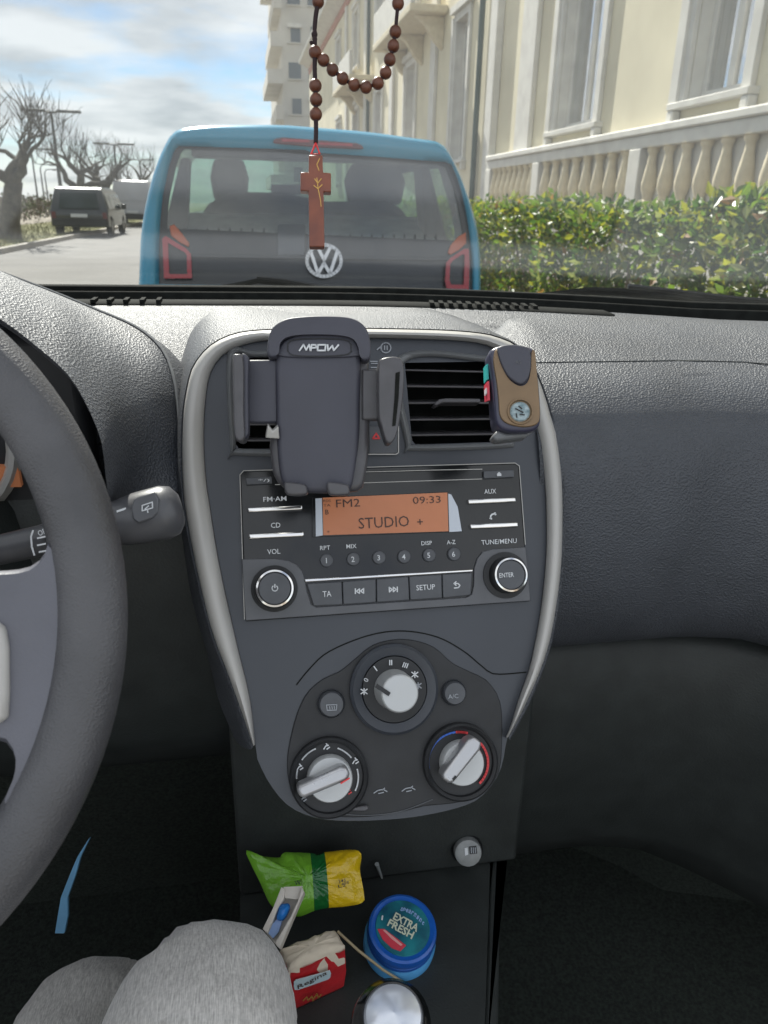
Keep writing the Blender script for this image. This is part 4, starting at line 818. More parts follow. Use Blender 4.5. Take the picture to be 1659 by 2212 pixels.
wiper('windscreen_wiper', 'black wiper blade resting at the right foot of the windscreen', [cK(*p) for p in ((330, 1712), (480, 1695), (640, 1676), (820, 1684), (1000, 1704), (1250, 1733), (1450, 1756), (1659, 1770), (1800, 1790))], 1.16, .0065)
wiper('windscreen_wiper', 'slim wiper tip showing at the windscreen foot below the badge of the blue car', [(480, 622), (520, 615), (556, 607), (600, 612), (650, 620), (700, 630)], 1.20, .0045)
# ================================================================== OUTSIDE
# ---- blue hatchback parked ahead
vw = None
VP0 = V((0, 3.8, .85)); VN = V((0, -1, .26)).normalized(); VPL = Plane(VP0, VN, PX, V((0, .26, 1)).normalized())
M['vblue'] = mat('blue car paint', (.018, .27, .43), .2, metal=.05, coat=.6, var=.04, vs_=3); M['vglass'] = glassmat('tinted car glass', (.50, .64, .57), .0, dirt=.02, dcol=(.22, .24, .26), refl=.35, dsc=30)
M['vgl2'] = glassmat('side glass', (.62, .80, .72), .0, dirt=.0, refl=.6)
M['vblack'] = mat('black gloss tailgate', (.018, .022, .030), .12, rvar=.05, vs_=6, coat=.4); M['seat'] = mat('dark seat cloth', (.014, .015, .017), .9, var=.2, vs_=30); M['tyre'] = mat('tyre rubber', (.02, .02, .02), .8); M['rim'] = mat('alloy', (.5, .5, .52), .35, metal=.9)
M['tlred'] = mat('red lamp lens', (.36, .030, .045), .2, coat=.5); M['tlor'] = mat('orange lamp lens', (.45, .10, .035), .2, coat=.5); M['tldk'] = mat('dark red lens', (.10, .010, .015), .2, coat=.5)
Lp = [(300, 614), (302, 560), (305, 504), (317, 431), (334, 367), (359, 308), (383, 281)]; Tp = [(440, 272), (520, 270), (603, 270), (674, 275), (794, 285), (890, 298), (940, 305)]; Rp = [(960, 316), (973, 334), (995, 379), (1017, 441), (1033, 504), (1038, 571), (1038, 628)]
def vp(x, y, h=0): return on(x, y, VP0+VN*h, VN)
up_ = cr([(x, y, 0) for x, y in Lp+Tp+Rp], 70)
ring0 = [vp(p.x, p.y) for p in up_]
xc = (ring0[0].x+ring0[-1].x)/2; hw = (ring0[-1].x-ring0[0].x)/2
low_l = [V((xc-hw*.86, 3.84, .22)), V((xc-hw*.95, 3.78, .36)), V((xc-hw*1.0, 3.72, .52)), V((xc-hw*1.005, 3.76, .68))]
low_r = [V((2*xc-p.x, p.y, p.z)) for p in reversed(low_l)]
ring = low_l+ring0+low_r
vw = thing('parked_car', 'light blue hatchback with black glass tailgate parked directly ahead', 'car', (xc, 5.5, 0))
cz_ = .85
def vring(dy, s, zmax, zadd=0): return [V((xc+(p.x-xc)*s, p.y*(1 if dy < .05 else 0)+(3.8+dy if dy >= .05 else dy), min(p.z+zadd*(p.z > 1.3), zmax))) for p in ring]
rs = [vring(0, 1, 9), vring(.32, 1.012, 9, .006), vring(.55, 1.015, 9, .012), vring(1.10, 1.018, 9, .022), vring(1.20, 1.018, 9, .022), vring(1.90, 1.012, 9, .015), vring(2.12, 1.0, 9, -.01), vring(2.62, .99, .98), vring(3.2, .95, .86), vring(3.42, .88, .66), vring(3.5, .80, .50)]
n = len(ring); bf, sf, wf = [], [], []; vs_ = [p for r in rs for p in r]
for i in range(len(rs)-1):
    for j in range(n-1):
        f = (i*n+j, i*n+j+1, (i+1)*n+j+1, (i+1)*n+j); zz = [rs[0][j].z, rs[0][j+1].z]; zm = sum(zz)/2
        if i in (2, 4) and .98 < zm < 1.34: sf.append(f)
        elif i == 6 and zm > 1.0: wf.append(f)
        elif i == 5 and .98 < zm < 1.30: sf.append(f)
        else: bf.append(f)
bf.append(tuple(range((len(rs)-1)*n, len(rs)*n)))
def sub(fs):
    use = sorted({i for f in fs for i in f}); mp_ = {a: b for b, a in enumerate(use)}; return [vs_[i] for i in use], [tuple(mp_[i] for i in f) for f in fs]
bodyo = mk('body', *sub(bf), M['vblue'], vw, 50)
lft = [f for f in sf if vs_[f[0]].x < xc]; rgt = [f for f in sf if vs_[f[0]].x > xc]
for ff in (lft, rgt): mk('side_window', *sub(ff), M['vgl2'], vw, 50)
mk('windscreen', *sub(wf), M['vgl2'], vw, 50)
# rear face
TGl = [cM(*p) for p in ((240, 1450), (240, 1200), (245, 950), (258, 800), (270, 680), (300, 540), (330, 400), (375, 270), (392, 236))]; TGt = [cM(*p) for p in ((430, 230), (800, 240), (1500, 262))]+[cN(*p) for p in ((0, 290), (600, 332), (1150, 375))]
TGr = [cN(*p) for p in ((1225, 382), (1252, 398), (1290, 490), (1330, 600), (1390, 850), (1430, 1150), (1440, 1400), (1442, 1530))]
tg = cr([(x, y, 0) for x, y in TGl+TGt+TGr], 70)
loft('tailgate_surround', [ring0, [vp(a.x*.9+b.x*.1, a.y*.9+b.y*.1, .035) for a, b in zip(up_, tg)], [vp(a.x*.75+b.x*.25, a.y*.75+b.y*.25, .045) for a, b in zip(up_, tg)], [vp(a.x*.3+b.x*.7, a.y*.3+b.y*.7, .034) for a, b in zip(up_, tg)], [vp(p.x, p.y, .012) for p in tg], [vp(p.x, p.y, -.02) for p in tg]], M['vblue'], vw, smooth=60)
gx = sum(p.x for p in tg)/70
def ins(p, s): return (680+(p.x-680)*s, 470+(p.y-470)*s)
win = [ins(p, .955) for p in tg if p.y < 510+(p.x-344)/675*16]
hole = [vp(x, y, 0) for x, y in win]
outer = [vp(p.x, p.y, 0) for p in tg]
tgo = holed('tailgate', outer, [hole], M['vblack'], vw)
mk('rear_window', [vp(x, y, -.004) for x, y in win], [tuple(range(len(win)))], M['vglass'], vw)
# lower tailgate and bumper
lw = [ring0[0], vp(344, 614, .004), vp(1019, 626, .004), ring0[-1]]+low_r+low_l
mk('bumper', [p for p in ([ring0[0]]+[vp(344, 614), vp(1019, 626)]+[ring0[-1]]+low_r+low_l)], [tuple(range(4+8))], M['vblue'], vw)
pl_ = box('number_plate', (xc-.26, 3.70, .60), (xc+.26, 3.715, .71), M['ink'], vw, .003)
box('bumper_insert', (xc-.6, 3.715, .30), (xc+.6, 3.80, .50), M['vblack'], vw, .02)
prism('brake_light', [vp(*p, .056) for p in [cM(*q) for q in ((1240, 190), (1262, 162), (1330, 150))]+[cN(*q) for q in ((60, 178), (400, 205), (450, 225), (470, 255), (440, 262), (60, 245))]+[cM(*q) for q in ((1260, 205),)]], VN*-.01, M['tldk'], vw, .004)
strokes('brake_light_bar', [[cM(1330, 178), cM(1560, 186)], [cN(70, 212), cN(360, 225)]], 5, VPL, M['tlred'], vw, .0585)
def lamp(f, outl, inn, orange):
    o_ = [vp(*f(*p), .02) for p in outl]; i_ = [vp(*f(*p), .02) for p in inn]
    fr = holed('tail_light', o_, [i_], M['tlred'], vw); fr.modifiers.new('solid', 'SOLIDIFY').thickness = .015
    prism('lens', [vp(*f(*p), .012) for p in inn], VN*-.008, M['vblack'], fr); prism('indicator', [vp(*f(*p), .018) for p in orange], VN*-.012, M['tlor'], fr, .003)
lamp(cM, ((270, 1050), (300, 1030), (480, 1140), (522, 1190), (532, 1400), (350, 1402), (285, 1400)), ((320, 1090), (330, 1095), (470, 1175), (485, 1200), (490, 1365), (345, 1365), (330, 1360)), ((330, 935), (370, 920), (440, 1000), (505, 1085), (500, 1120), (420, 1080), (345, 1020)))
lamp(cN, ((1205, 1290), (1240, 1250), (1360, 1170), (1405, 1165), (1412, 1300), (1405, 1530), (1210, 1525), (1195, 1450)), ((1240, 1300), (1260, 1275), (1350, 1215), (1368, 1215), (1370, 1300), (1362, 1490), (1245, 1488), (1232, 1440)), ((1225, 1195), (1250, 1130), (1320, 1050), (1390, 1010), (1392, 1110), (1330, 1170), (1250, 1215)))
bc = cM(1640, 1250); bc = (700, 563)
strokes('badge', [[(x, y) for x, y in [(bc[0]+37*math.cos(math.radians(a)), bc[1]+34*math.sin(math.radians(a))) for a in range(0, 361, 12)]], [(bc[0]-28, bc[1]-18), (bc[0]-13, bc[1]+28), (bc[0], bc[1]+6), (bc[0]+13, bc[1]+28), (bc[0]+28, bc[1]-18)], [(bc[0]-14, bc[1]-30), (bc[0], bc[1]-2), (bc[0]+14, bc[1]-30)]], 7, VPL, M['chrome'], vw, .03, .012)
for f, xs_, y0, y1 in ((cM, (455, 565, 665, 765, 865, 965, 1065, 1165), 955, 1015), (cN, (155, 250, 345, 450, 540, 640, 740, 835, 930, 1020, 1120), 1030, 1085)):
    for x in xs_: prism('reflection_tooth', [vp(*f(x-9, y1), .003), vp(*f(x+9, y1), .003), vp(*f(x+5, y0), .003), vp(*f(x-5, y0), .003)], VN*-.003, M['vblack'], tgo)  # dark teeth model a railing's reflection in the rear glass
prism('grey_rectangle', [vp(*cM(*p), .012) for p in ((1285, 930), (1300, 915), (1520, 915), (1530, 930), (1525, 1195), (1285, 1195))], VN*-.01, mat('grey sheet', (.10, .11, .13), .4), vw, .004)  # thin grey rectangle low on the tailgate
prism('tailgate_ridge', [vp(*p, .012) for p in ((345, 548), (1016, 556), (1016, 564), (345, 556))], VN*-.012, M['vblack'], vw, .003)
# seats and wheels
for sx_, wd_ in ((-.395, .8), (.54, 1.35)):
    cx_ = xc+sx_
    prism('front_seat', [V((cx_+a, 5.3, z)) for a, z in ((-.22, .3), (.22, .3), (.24, .7), (.20, 1.06), (.13, 1.16), (-.13, 1.16), (-.20, 1.06), (-.24, .7))], V((0, .14, 0)), M['seat'], vw, .03)
    prism('headrest', [V((cx_+a*wd_, 5.32, z)) for a, z in ((-.13, 1.162), (.13, 1.162), (.15, 1.30), (.12, 1.40), (.05, 1.43), (-.05, 1.43), (-.12, 1.40), (-.15, 1.30))], V((0, .09, 0)), M['seat'], vw, .03)
box('header_trim', (xc-.56, 4.10, 1.355), (xc+.56, 4.30, 1.415), M['seat'], vw, .01)
for s_ in (-1, 1): prism('pillar_trim', [V((xc+s_*a, 4.12, z)) for a, z in ((.75, .92), (.62, .92), (.57, 1.35), (.61, 1.35))], V((0, .2, 0)), M['seat'], vw, .01)
prism('rear_bench', [V((xc+a, 4.5, z)) for a, z in ((-.60, .3), (.62, .3), (.62, 1.02), (.58, 1.13), (.48, 1.18), (.1, 1.17), (-.08, 1.21), (-.36, 1.21), (-.48, 1.17), (-.56, 1.06), (-.60, .95))], V((0, .16, 0)), M['seat'], vw, .04)
box('parcel_shelf', (xc-.62, 3.98, .90), (xc+.62, 4.5, .925), M['seat'], vw, .01); mk('cargo_cover', *prismv([V((xc-.66, 3.97, .965)), V((xc+.66, 3.97, .965)), V((xc+.66, 4.47, 1.10)), V((xc-.66, 4.47, 1.10))], V((0, 0, -.012))), mat('grey sheet cloth', (.20, .205, .215), .9, var=.2, vs_=12), vw)
box('car_dashboard', (xc-.68, 6.0, .5), (xc+.68, 6.35, .97), M['seat'], vw, .05); box('floor_pan', (xc-.7, 3.95, .25), (xc+.7, 6.4, .3), M['seat'], vw)
box('mirror', (xc-.11, 6.02, 1.22), (xc+.11, 6.05, 1.29), M['black'], vw, .01)
for sx_ in (-1, 1):
    for yy in (4.25, 6.65):
        w_ = lathe('wheel', V((xc+sx_*(hw-.16), yy, .295)), V((sx_, 0, 0)), [(.18, .0), (.28, .0), (.295, .03), (.295, .14), (.28, .165), (.19, .165)], M['tyre'], vw, 40)
        lathe('rim', V((xc+sx_*(hw-.16), yy, .295)), V((sx_, 0, 0)), [(.20, .16), (.19, .15), (.06, .14), (0, .15)], M['rim'], w_, 24)
    pm = V((xc+sx_*(hw+.10), 5.85, .98)); lathe('door_mirror', pm, V((0, 1, 0)), [(.0, -.06), (.07, -.055), (.085, 0), (.06, .05), (0, .07)], M['vblue'], vw, 20)
# ---- villa on the right
XB = 5.5
vil = thing('villa', 'pale yellow villa with white window surrounds and balusters behind the hedge', 'building', (9, 20, .1))
M['wall'] = mat('pale yellow render', (.66, .605, .45), .9, var=.12, vs_=.7, bump=.08, bs=14, bdist=.004); M['white'] = mat('white stucco', (.62, .605, .56), .8, var=.10, vs_=3, bump=.08, bs=40, bdist=.003)
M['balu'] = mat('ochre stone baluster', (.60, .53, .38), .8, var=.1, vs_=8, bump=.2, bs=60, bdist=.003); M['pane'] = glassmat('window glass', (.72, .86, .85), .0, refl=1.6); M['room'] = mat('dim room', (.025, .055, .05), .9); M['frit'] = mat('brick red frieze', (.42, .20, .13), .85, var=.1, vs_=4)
M['pipe'] = mat('dark green downpipe', (.05, .075, .06), .5); M['curt'] = mat('pale curtain', (.55, .6, .6), .9)
Z0, Z1 = 2.44, 5.3
wins = [(8.55, 9.72, Z0, Z1), (12.35, 13.95, Z0, Z1), (4.6, 5.8, Z0, Z1), (19.85, 20.95, Z0-.15, 5.35), (25.6, 26.9, Z0-.1, 5.2), (31.5, 32.8, Z0-.1, 5.2), (37.6, 38.9, Z0-.1, 5.2), (44, 45.3, Z0-.1, 5.2)]
wins += [(a, b, 6.9, 9.0) for a, b, _, _ in wins]
holes = [[V((XB, a, c)), V((XB, b_, c)), V((XB, b_, d)), V((XB, a, d))] for a, b_, c, d in wins]
holed('wall', [V((XB, 1, .05)), V((XB, 62, .05)), V((XB, 62, 10.3)), V((XB, 1, 10.3))], holes, M['wall'], vil)
box('body_block', (XB+.5, 1, .1), (16, 62, 10.3), M['wall'], vil); box('end_wall', (XB, 62.002, .05), (16, 62.3, 10.3), M['wall'], vil); box('near_wall', (XB, .7, .05), (16, .998, 10.3), M['wall'], vil)
for a, b_, c, d in wins:
    rv = [V((XB+.001, a, c)), V((XB+.001, b_, c)), V((XB+.001, b_, d)), V((XB+.001, a, d))]
    wv, wf_ = grid([rv, [p+V((.26, 0, 0)) for p in rv]], True)
    fr = [boxv((XB+.16, a, c), (XB+.22, a+.08, d)), boxv((XB+.16, b_-.08, c), (XB+.22, b_, d)), boxv((XB+.16, a+.08, c), (XB+.22, b_-.08, c+.09)), boxv((XB+.16, a+.08, d-.09), (XB+.22, b_-.08, d)), boxv((XB+.155, (a+b_)/2-.06, c+.09), (XB+.22, (a+b_)/2+.06, d-.09))]
    s_ = .17  # moulded surround standing proud of the wall
    sr = [boxv((XB-.07, a-s_, c-.02), (XB-.002, a-.002, d+s_)), boxv((XB-.07, b_+.002, c-.02), (XB-.002, b_+s_, d+s_)), boxv((XB-.068, a-.002, d+.002), (XB-.002, b_+.002, d+s_)), boxv((XB-.11, b_+s_*.6, c-.02), (XB-.002, b_+s_*1.7, d+.1)), boxv((XB-.16, a-s_*1.6, d+s_+.002), (XB-.002, b_+s_*1.6, d+s_+.16))]
    w_ = mk('window', *merge((wv, wf_), *fr, *sr), M['white'], vil, bev=.008)
    for p0, p1 in ((a+.08, (a+b_)/2-.06), ((a+b_)/2+.06, b_-.08)):
        mk('pane', [V((XB+.19, p0, c+.09)), V((XB+.19, p1, c+.09)), V((XB+.19, p1, d-.09)), V((XB+.19, p0, d-.09))], [(0, 1, 2, 3)], M['pane'], w_)
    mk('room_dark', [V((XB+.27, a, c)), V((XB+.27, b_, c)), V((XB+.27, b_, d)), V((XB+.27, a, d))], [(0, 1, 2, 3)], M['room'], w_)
    for y0_, y1_ in ((a+.05, a+.22), (b_-.30, b_-.12)):
        cv = [[V((XB+.235+.012*math.sin(k*1.3), y0_+(y1_-y0_)*k/14, z)) for k in range(15)] for z in (c, d)]
        loft('curtain', cv, M['curt'], w_)
    box('sill', (XB-.14, a-s_*1.5, c-.10), (XB+.15, b_+s_*1.5, c-.022), M['white'], w_, .01)
    for yy in (a-s_*1.1, b_+s_*1.1): box('sill_bracket', (XB-.13, yy-.07, c-.26), (XB-.004, yy+.07, c-.102), M['white'], w_, .02)
# blind balustrade below the near windows
ZR = 2.14
box('balustrade_rail', (XB-.22, 3, ZR-.04), (XB-.003, 17.3, ZR+.06), M['white'], vil, .02); box('balustrade_rail', (XB-.18, 3, ZR-.20), (XB-.003, 17.3, ZR-.042), M['white'], vil, .015)
box('plinth', (XB-.22, 3, .06), (XB-.003, 17.3, 1.22), M['white'], vil, .02); box('back_panel', (XB-.05, 3.002, 1.222), (XB-.004, 17.298, ZR-.202), M['white'], vil)
posts = [3.2, 6.9, 10.55, 14.3, 17.15]
for y in posts: box('balustrade_post', (XB-.20, y-.16, 1.222), (XB-.052, y+.16, ZR-.202), M['white'], vil, .012)
bh = ZR-.202-1.222
bprof = [(.075, 0), (.085, .03), (.085, .06), (.055, .09), (.06, .14), (.088, .24), (.092, .32), (.07, .48), (.05, .62), (.048, .70), (.07, .73), (.07, .765), (.085, .775)]
bprof = [(r*1.08, h*bh/.775) for r, h in bprof]
bm_ = None
for i in range(len(posts)-1):
    a, b_ = posts[i]+.16, posts[i+1]-.16; nb = 8
    for k in range(nb):
        y = a+(b_-a)*(k+.5)/nb
        if bm_ is None:
            o = mk('baluster', *lathev(V((0, 0, 0)), V((0, 0, 1)), bprof, 14), M['balu'], None, 50); bm_ = o
        else: o = bm_.copy(); col.objects.link(o)
        o.location = V((XB-.12, y, 1.222)); setp(o, vil)
# corner pilaster, downpipes, frieze, cornice, balconies
for y in (15.6, 23.2, 29.4, 35.4, 41.5): box('pilaster', (XB-.10, y-.28 if y > 16 else 15.1, .06 if y > 18 else ZR+.062), (XB-.004, y+.28, 9.8), M['white'], vil, .012)
box('pilaster', (XB-.16, 17.302, .06), (XB-.004, 17.75, 9.8), M['white'], vil, .012)
for y in (18.6, 34.4): tube('downpipe', [V((XB-.10, y, .05)), V((XB-.10, y, 9.8))], .065, M['pipe'], vil, 12)
box('frieze', (XB-.06, 1, 9.802), (XB-.004, 62, 10.15), M['frit'], vil); 
prism('cornice', [V((XB-.002, 1, 10.152)), V((XB-.25, 1, 10.2)), V((XB-.42, 1, 10.36)), V((XB-.75, 1, 10.42)), V((XB-.78, 1, 10.60)), V((XB-.002, 1, 10.75))], V((0, 61, 0)), M['white'], vil, .01)
for a, b_, z in ((22.0, 27.8, 5.75), (33.5, 39.2, 5.75)):
    bl_ = box('balcony', (XB-1.0, a, z), (XB-.004, b_, z+.18), M['balu'], vil, .03)
    for y in (a+.5, b_-.5, (a+b_)/2): prism('bracket', [V((XB-.8, y-.12, z-.002)), V((XB-.004, y-.12, z-.002)), V((XB-.004, y-.12, z-.75)), V((XB-.25, y-.12, z-.55)), V((XB-.5, y-.12, z-.2))], V((0, .24, 0)), M['balu'], bl_, .02)
    box('parapet', (XB-.98, a+.02, z+.182), (XB-.86, b_-.02, z+1.0), M['white'], bl_, .02)
struct(box('garden_strip', (2.3, -2, .1), (3.4, 60, .16), M['earth']))
# ---- hedge
def leafmat(name, c, rough=.42, tr=.4):
    m = mat(name, c, rough, spec=.5); nn, ll = m.node_tree.nodes, m.node_tree.links; b = nn['Principled BSDF']; o = nn['Material Output']
    t = nn.new('ShaderNodeBsdfTranslucent'); t.inputs[0].default_value = (min(1, c[0]*1.6), min(1, c[1]*1.7), c[2]*.9, 1); x = nn.new('ShaderNodeMixShader'); x.inputs[0].default_value = tr
    ll.new(b.outputs[0], x.inputs[1]); ll.new(t.outputs[0], x.inputs[2]); ll.new(x.outputs[0], o.inputs[0]); return m
LM = [leafmat('leaf dark', (.045, .09, .025)), leafmat('leaf mid', (.10, .155, .03)), leafmat('leaf yellow-green', (.22, .22, .03)), leafmat('leaf painted shine', (.21, .23, .12), .5, .3), leafmat('leaf tan', (.28, .15, .05), .6, .3)]  # the pale one is leaf shine put into the colour
M['twig'] = mat('grey-brown twig', (.16, .12, .085), .85, var=.3, vs_=20)
def leaves(n, pos, size, wts, seed, name, par, mats=LM, up=.4):
    rnd = random.Random(seed); vs_, fs, mi = [], [], []
    for _ in range(n):
        p = pos(rnd); s = size*rnd.uniform(.7, 1.3)
        d = V((rnd.gauss(0, 1), rnd.gauss(0, 1), rnd.gauss(up, .8))).normalized(); sd_ = d.orthogonal().normalized(); sd_ = (MX.Rotation(rnd.uniform(0, 6.28), 3, d) @ sd_); nn_ = d.cross(sd_)
        k = len(vs_); vs_ += [p, p+d*s*.45+sd_*s*.24+nn_*s*.05, p+d*s-nn_*s*.06, p+d*s*.45-sd_*s*.24+nn_*s*.05]
        fs += [(k, k+1, k+2), (k, k+2, k+3)]; q = rnd.choices(range(len(wts)), wts)[0]; mi += [q, q]
    o = mk(name, vs_, fs, mats, par, fix=False); o.data.polygons.foreach_set('material_index', mi); o['kind'] = 'stuff'; return o
def hz_top(y): return 1.17+.05*math.sin(y*2.1)+.035*math.sin(y*5.3+1)+.03*math.sin(y*11.7)
hg = thing('hedge', 'leafy green hedge with glossy leaves along the right pavement', 'hedge', (2.8, 6, .15))
def hpos(rnd):
    y = 2.2+(rnd.random()**1.5)*12; t = rnd.random(); top = hz_top(y)
    if t < .52: return V((2.38+abs(rnd.gauss(0, .10))+.04*math.sin(y*7)+.05*math.sin(y*2.9+1), y, .2+rnd.random()**.75*(top-.2)))
    if t < .76: return V((2.4+rnd.random()*.8, y, top-abs(rnd.gauss(0, .07))+(.06 if rnd.random() < .08 else 0)*rnd.random()))
    return V((2.5+rnd.random()*.6, y, .25+rnd.random()*(top-.25)))
leaves(26000, hpos, .074, (26, 36, 24, 13, 2), 11, 'foliage', hg)
tw, tf = [], []
rnd = random.Random(5); prt = []
for _ in range(420):
    y = 2.2+rnd.random()**1.5*12; x = 2.45+rnd.random()*.5; h = rnd.uniform(.6, 1.05)
    prt.append(tubev([V((x, y, .12)), V((x+rnd.uniform(-.06, .06), y+rnd.uniform(-.08, .08), h*.5)), V((x+rnd.uniform(-.15, .1), y+rnd.uniform(-.15, .15), h))], [.009, .007, .003], 5, False))
st_ = mk('stems', *merge(*prt), M['twig'], hg, 60, fix=False); st_['kind'] = 'stuff'
# ---- far apartment block
ap = thing('apartment_block', 'tall grey-beige apartment block with stacked balconies far down the street', 'building', (10, 90, 0))
M['conc'] = mat('weathered concrete', (.50, .48, .43), .9, c2=(.60, .58, .53), vs_=.5, bump=.2, bs=8, bdist=.02); M['apw'] = mat('apartment window', (.10, .12, .13), .2)
box('wall', (4.6, 80, 0), (22, 105, 30), M['conc'], ap)
for fl in range(10):
    z = 2.6+fl*2.9; bx0 = 3.2+.35*((fl*7) % 3)
    bo = box('balcony', (bx0, 78.6, z), (4.598, 92, z+.2), M['conc'], ap); box('parapet', (bx0, 78.6, z+.202), (bx0+.14, 92, z+1.15), M['conc'], bo); box('parapet', (bx0+.142, 78.6, z+.202), (4.598, 78.74, z+1.15), M['conc'], bo)
    for x in (5.2, 7.0, 9.2, 11.4):
        w_ = box('window', (x+.25*((fl*5+int(x)) % 2), 79.9, z+.6), (x+1.1, 79.998, z+1.9), M['apw'], ap)
        box('sill', (x-.1, 79.8, z+.5), (x+1.2, 79.997, z+.598), M['conc'], w_)
        if (fl+int(x)) % 3 == 0: box('awning', (x-.05, 79.5, z+1.7), (x+1.2, 79.996, z+2.0), M['white'], w_)
# ---- bare pollarded trees on the verge
M['bark'] = mat('grey-green bark', (.045, .038, .026), .95, c2=(.10, .088, .06), vs_=6, bump=.8, bs=25, bdist=.03)
def tree(name, lab, base, h, seed, lean=(0, 0), nl=3, tr=.24, spread=1.0):
    rnd = random.Random(seed); t = thing(name, lab, 'tree', base, 'bare trees on the verge'); B_ = V(base)
    fork = B_+V((lean[0], lean[1], h*.36))
    tube('trunk', [B_-V((0, 0, .1)), B_+V((lean[0]*.2, 0, h*.1)), B_+V((lean[0]*.6, lean[1]*.5, h*.24)), fork], [tr*1.25, tr*1.0, tr*.9, tr*.85], M['bark'], t, 12)
    bp, tp2 = [], []
    def branch(p, d, L, r, lv):
        pts, rr = [p], [r]; n_ = 5
        for k in range(n_):
            d = (d+V((rnd.gauss(0, .42), rnd.gauss(0, .42), rnd.gauss(.10, .28)))*(1 if lv < 2 else .5)).normalized(); p = p+d*(L/n_); pts.append(p); rr.append(r*(1-.55*(k+1)/n_))
            if lv < 2 and k >= 2 and rnd.random() < .75: branch(p, (d+V((rnd.gauss(0, .7), rnd.gauss(0, .7), rnd.gauss(.3, .4)))).normalized(), L*rnd.uniform(.45, .7), rr[-1]*.7, lv+1)
        (bp if lv < 2 else tp2).append(tubev(pts, rr, 7 if lv == 0 else 5))
        if lv <= 2:
            for _ in range(6 if lv else 4):   # thin upright switches from the pollard heads
                q = (V((rnd.gauss(0, .45), rnd.gauss(0, .45), 1))).normalized(); l2 = h*rnd.uniform(.12, .26); m0 = pts[-1 if rnd.random() < .7 else -2]; m1 = m0+q*l2*.5+V((rnd.gauss(0, .04), rnd.gauss(0, .04), 0))
                tp2.append(tubev([m0, m1, m1+q*l2*.5+V((rnd.gauss(0, .06), rnd.gauss(0, .06), 0))], [.012, .008, .005], 4, False))
    for k in range(nl):
        a = 6.283*k/nl+rnd.uniform(-.5, .5)+.3; branch(fork-V((0, 0, .1)), V((math.cos(a)*.8*spread, math.sin(a)*.8*spread, .75)).normalized(), h*.36, tr*.62, 0)
    mk('branches', *merge(*bp), M['bark'], t, 60, fix=False); mk('twigs', *merge(*tp2), M['bark'], t, 60, fix=False)
def gp(px, py): q = onz(px, py, 0); return V((q.x, q.y, .08))
tree('pollarded_tree', 'nearest bare tree with thick forked trunk at the left edge', gp(22, 522), 4.3, 21, (.35, 0), 3, .27, .8)
tree('pollarded_tree', 'bare twisted tree right behind the dark grey van', V((-6.9, 38, .08)), 4.4, 5, (.1, 0), 4, .27)
tree('pollarded_tree', 'bare tree with broad trunk between the grey van and the white van', V((-6.3, 42, .08)), 4.5, 9, (-.1, 0), 4, .34)
tree('pollarded_tree', 'farthest bare tree just left of the blue car', V((-6.6, 58, .08)), 4.6, 14, (.1, 0), 4, .26)
tree('pollarded_tree', 'small distant bare tree beside the blue car', V((-6.8, 76, .08)), 4.8, 33, (.0, 0), 4, .26)
# ---- street lamps
M['lamp'] = mat('grey-green lamp steel', (.07, .075, .07), .5, metal=.3)
def tlamp(lab, x, y, h, arm):
    t = thing('street_lamp', lab, 'street lamp', (x, y, .08), 'T-shaped street lamps')
    tube('pole', [V((x, y, 0)), V((x, y, h*.5)), V((x, y, h))], [.14, .11, .08], M['lamp'], t, 10)
    for s in (-1, 1):
        tube('arm', [V((x, y, h-.06)), V((x+s*arm, y, h+.03))], .06, M['lamp'], t, 8)
        box('lamp_head', (x+s*arm-.75, y-.16, h-.06), (x+s*arm+.75, y+.16, h+.10), M['lamp'], t, .04)
tlamp('nearest T-shaped double street lamp behind the bare trees', -11.55, 58, 6.43, 1.1); tlamp('second T-shaped street lamp, above the grey van', -11.4, 84, 6.2, 1.1); tlamp('farthest T-shaped street lamp beside the blue car', -12.2, 112, 6.15, 1.1)
for i, (px, h, Y) in enumerate(((82, 4.4, 62), (96, 3.7, 70), (104, 3.6, 78))):
    q = ony(px, 432, Y); t = thing('promenade_lamp', ('leftmost', 'middle', 'rightmost')[i]+' of three small curved lamps behind the near trees', 'street lamp', (q.x, q.y, 0), 'small promenade lamps')
    tube('pole', [V((q.x, Y, -.05)), V((q.x, Y, h-.3)), V((q.x+.15, Y, h)), V((q.x+.9, Y, h+.05))], [.07, .05, .045, .035], M['lamp'], t, 8); box('lamp_head', (q.x+.7, Y-.1, h-.06), (q.x+1.3, Y+.1, h+.06), M['lamp'], t, .02)
# ---- far hedge and scrub
fh = thing('scrub_hedge', 'low brown-green scrub hedge behind the verge at far left', 'hedge', (-12, 36, 0))
SM = [mat('scrub brown', (.13, .10, .075), .9), mat('scrub green', (.09, .11, .045), .9), mat('scrub grey', (.16, .15, .13), .9)]
def spos(rnd):
    y = 32+rnd.random()**1.5*50; x = -9.8-rnd.random()*14; top = 1.05+.25*math.sin(x*1.7)+.2*math.sin(y*.9+x)
    return V((x, y, rnd.random()**.6*top))
leaves(15000, spos, .20, (40, 30, 25), 3, 'foliage', fh, SM, .7)
struct(box('sea_wall', (-60, 120, -.05), (-16, 121, .9), M['conc'], None))
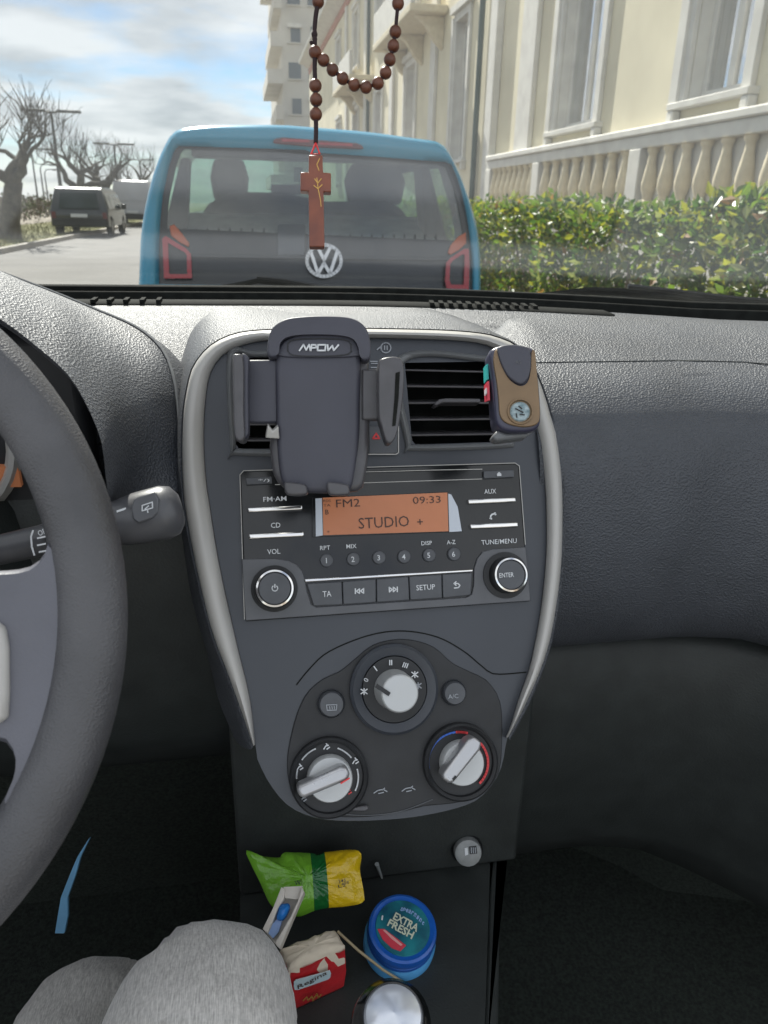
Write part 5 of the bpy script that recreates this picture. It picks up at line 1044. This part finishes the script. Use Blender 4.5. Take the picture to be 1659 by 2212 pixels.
# ---- parked vans on the left
def van(name, lab, base, w, L, h, hood, paint, glazed=True):
    t = thing(name, lab, 'van', base, 'vans parked on the left'); x, y, _ = base; belt = h*.52
    def pr(nm, sec, w0, w1, m, par, bev=.04):
        rows = [[V((x+s*ww/2, y+a, z)) for (a, z), ww in zip(sec, [w0+(w1-w0)*max(0, (z-belt)/(h-belt)) for a, z in sec])] for s in (-1, 1)]
        n_ = len(sec); vs_ = rows[0]+rows[1]; fs = [tuple(range(n_)), tuple(range(2*n_-1, n_-1, -1))]+[(i, (i+1) % n_, (i+1) % n_+n_, i+n_) for i in range(n_)]
        return mk(nm, vs_, fs, m, par, 40, bev, 3)
    pr('body', [(0, .32), (-.06, .42), (-.08, .7), (.0, belt), (.22, h-.06), (.4, h), (L-hood-.5, h), (L-hood*.75, h-.12), (L-hood*.3, belt+.06), (L-.06, belt-.18), (L, .7), (L-.04, .34)], w, w*.80, paint, t)
    # rear window, side windows, lamps, bumper
    def q3(sec, nm, m, th=.02): return prism(nm, sec, V((0, -th, 0)), m, t, .004)
    ww = w*.80+.0; yb = lambda z: y+(.22*(z-belt)/(h-.06-belt))
    q3([V((x-ww*.44, yb(belt+.08)-.012, belt+.08)), V((x+ww*.44, yb(belt+.08)-.012, belt+.08)), V((x+ww*.39, yb(h-.18)-.012, h-.18)), V((x-ww*.39, yb(h-.18)-.012, h-.18))], 'rear_window' if glazed else 'rear_door', M['vpane'] if glazed else paint)
    for s in (-1, 1):
        sxp = lambda z: x+s*((w+(w*.80-w)*((z-belt)/(h-belt)))/2+.004)
        for a0, a1 in ((.45, 1.15), (1.25, 2.1), (2.2, L-hood*.62)):
            z0_, z1_ = belt+.08, h-.2
            prism('side_window', [V((sxp(z0_), y+a0, z0_)), V((sxp(z0_), y+a1+(.25 if a1 > 2.2 else 0), z0_)), V((sxp(z1_), y+a1, z1_)), V((sxp(z1_), y+a0, z1_))], V((-s*.03, 0, 0)), M['vpane'] if glazed or a0 > 2 else paint, t, .004)
        box('tail_light', (x+s*(w/2-.10)-.07, y-.10, belt-.30), (x+s*(w/2-.10)+.07, y-.0, belt-.02), M['tldk'], t, .01)
        for yy in (.75, L-.75):
            wv_ = lathe('wheel', V((x+s*(w/2-.17), y+yy, .33)), V((s, 0, 0)), [(.2, 0), (.32, 0), (.33, .03), (.33, .16), (.31, .18), (.2, .18)], M['tyre'], t, 28); lathe('rim', V((x+s*(w/2-.17), y+yy, .33)), V((s, 0, 0)), [(.22, .17), (.20, .16), (.06, .15), (0, .16)], M['rim'], wv_, 20)
        box('door_mirror', (x+s*(w/2+.08)-.09, y+L-hood*.75, belt+.05), (x+s*(w/2+.08)+.09, y+L-hood*.75+.08, belt+.25), paint, t, .03)
    box('bumper', (x-w/2+.04, y-.14, .34), (x+w/2-.04, y-.085, .58), M['black'], t, .03); box('number_plate', (x-.26, y-.15, .62), (x+.26, y-.092, .73), M['ink'], t, .004)
M['vpane'] = mat('dark van glass', (.03, .045, .045), .08, spec=.6); M['dgrey'] = mat('dark grey paint', (.055, .06, .062), .3, coat=.5, metal=.3); M['lgrey'] = mat('dull white paint', (.42, .43, .46), .45, coat=.2)
b0 = gp(178, 512); van('parked_van', 'dark grey people carrier parked on the left under bare trees', (b0.x, b0.y, 0), 1.82, 4.3, 1.56, 1.25, M['dgrey'])
van('parked_van', 'pale grey van parked beyond the dark people carrier', (-5.05, 41.5, 0), 2.0, 5.0, 2.1, .55, M['lgrey'], False)
bpy.data.objects.remove(_to)
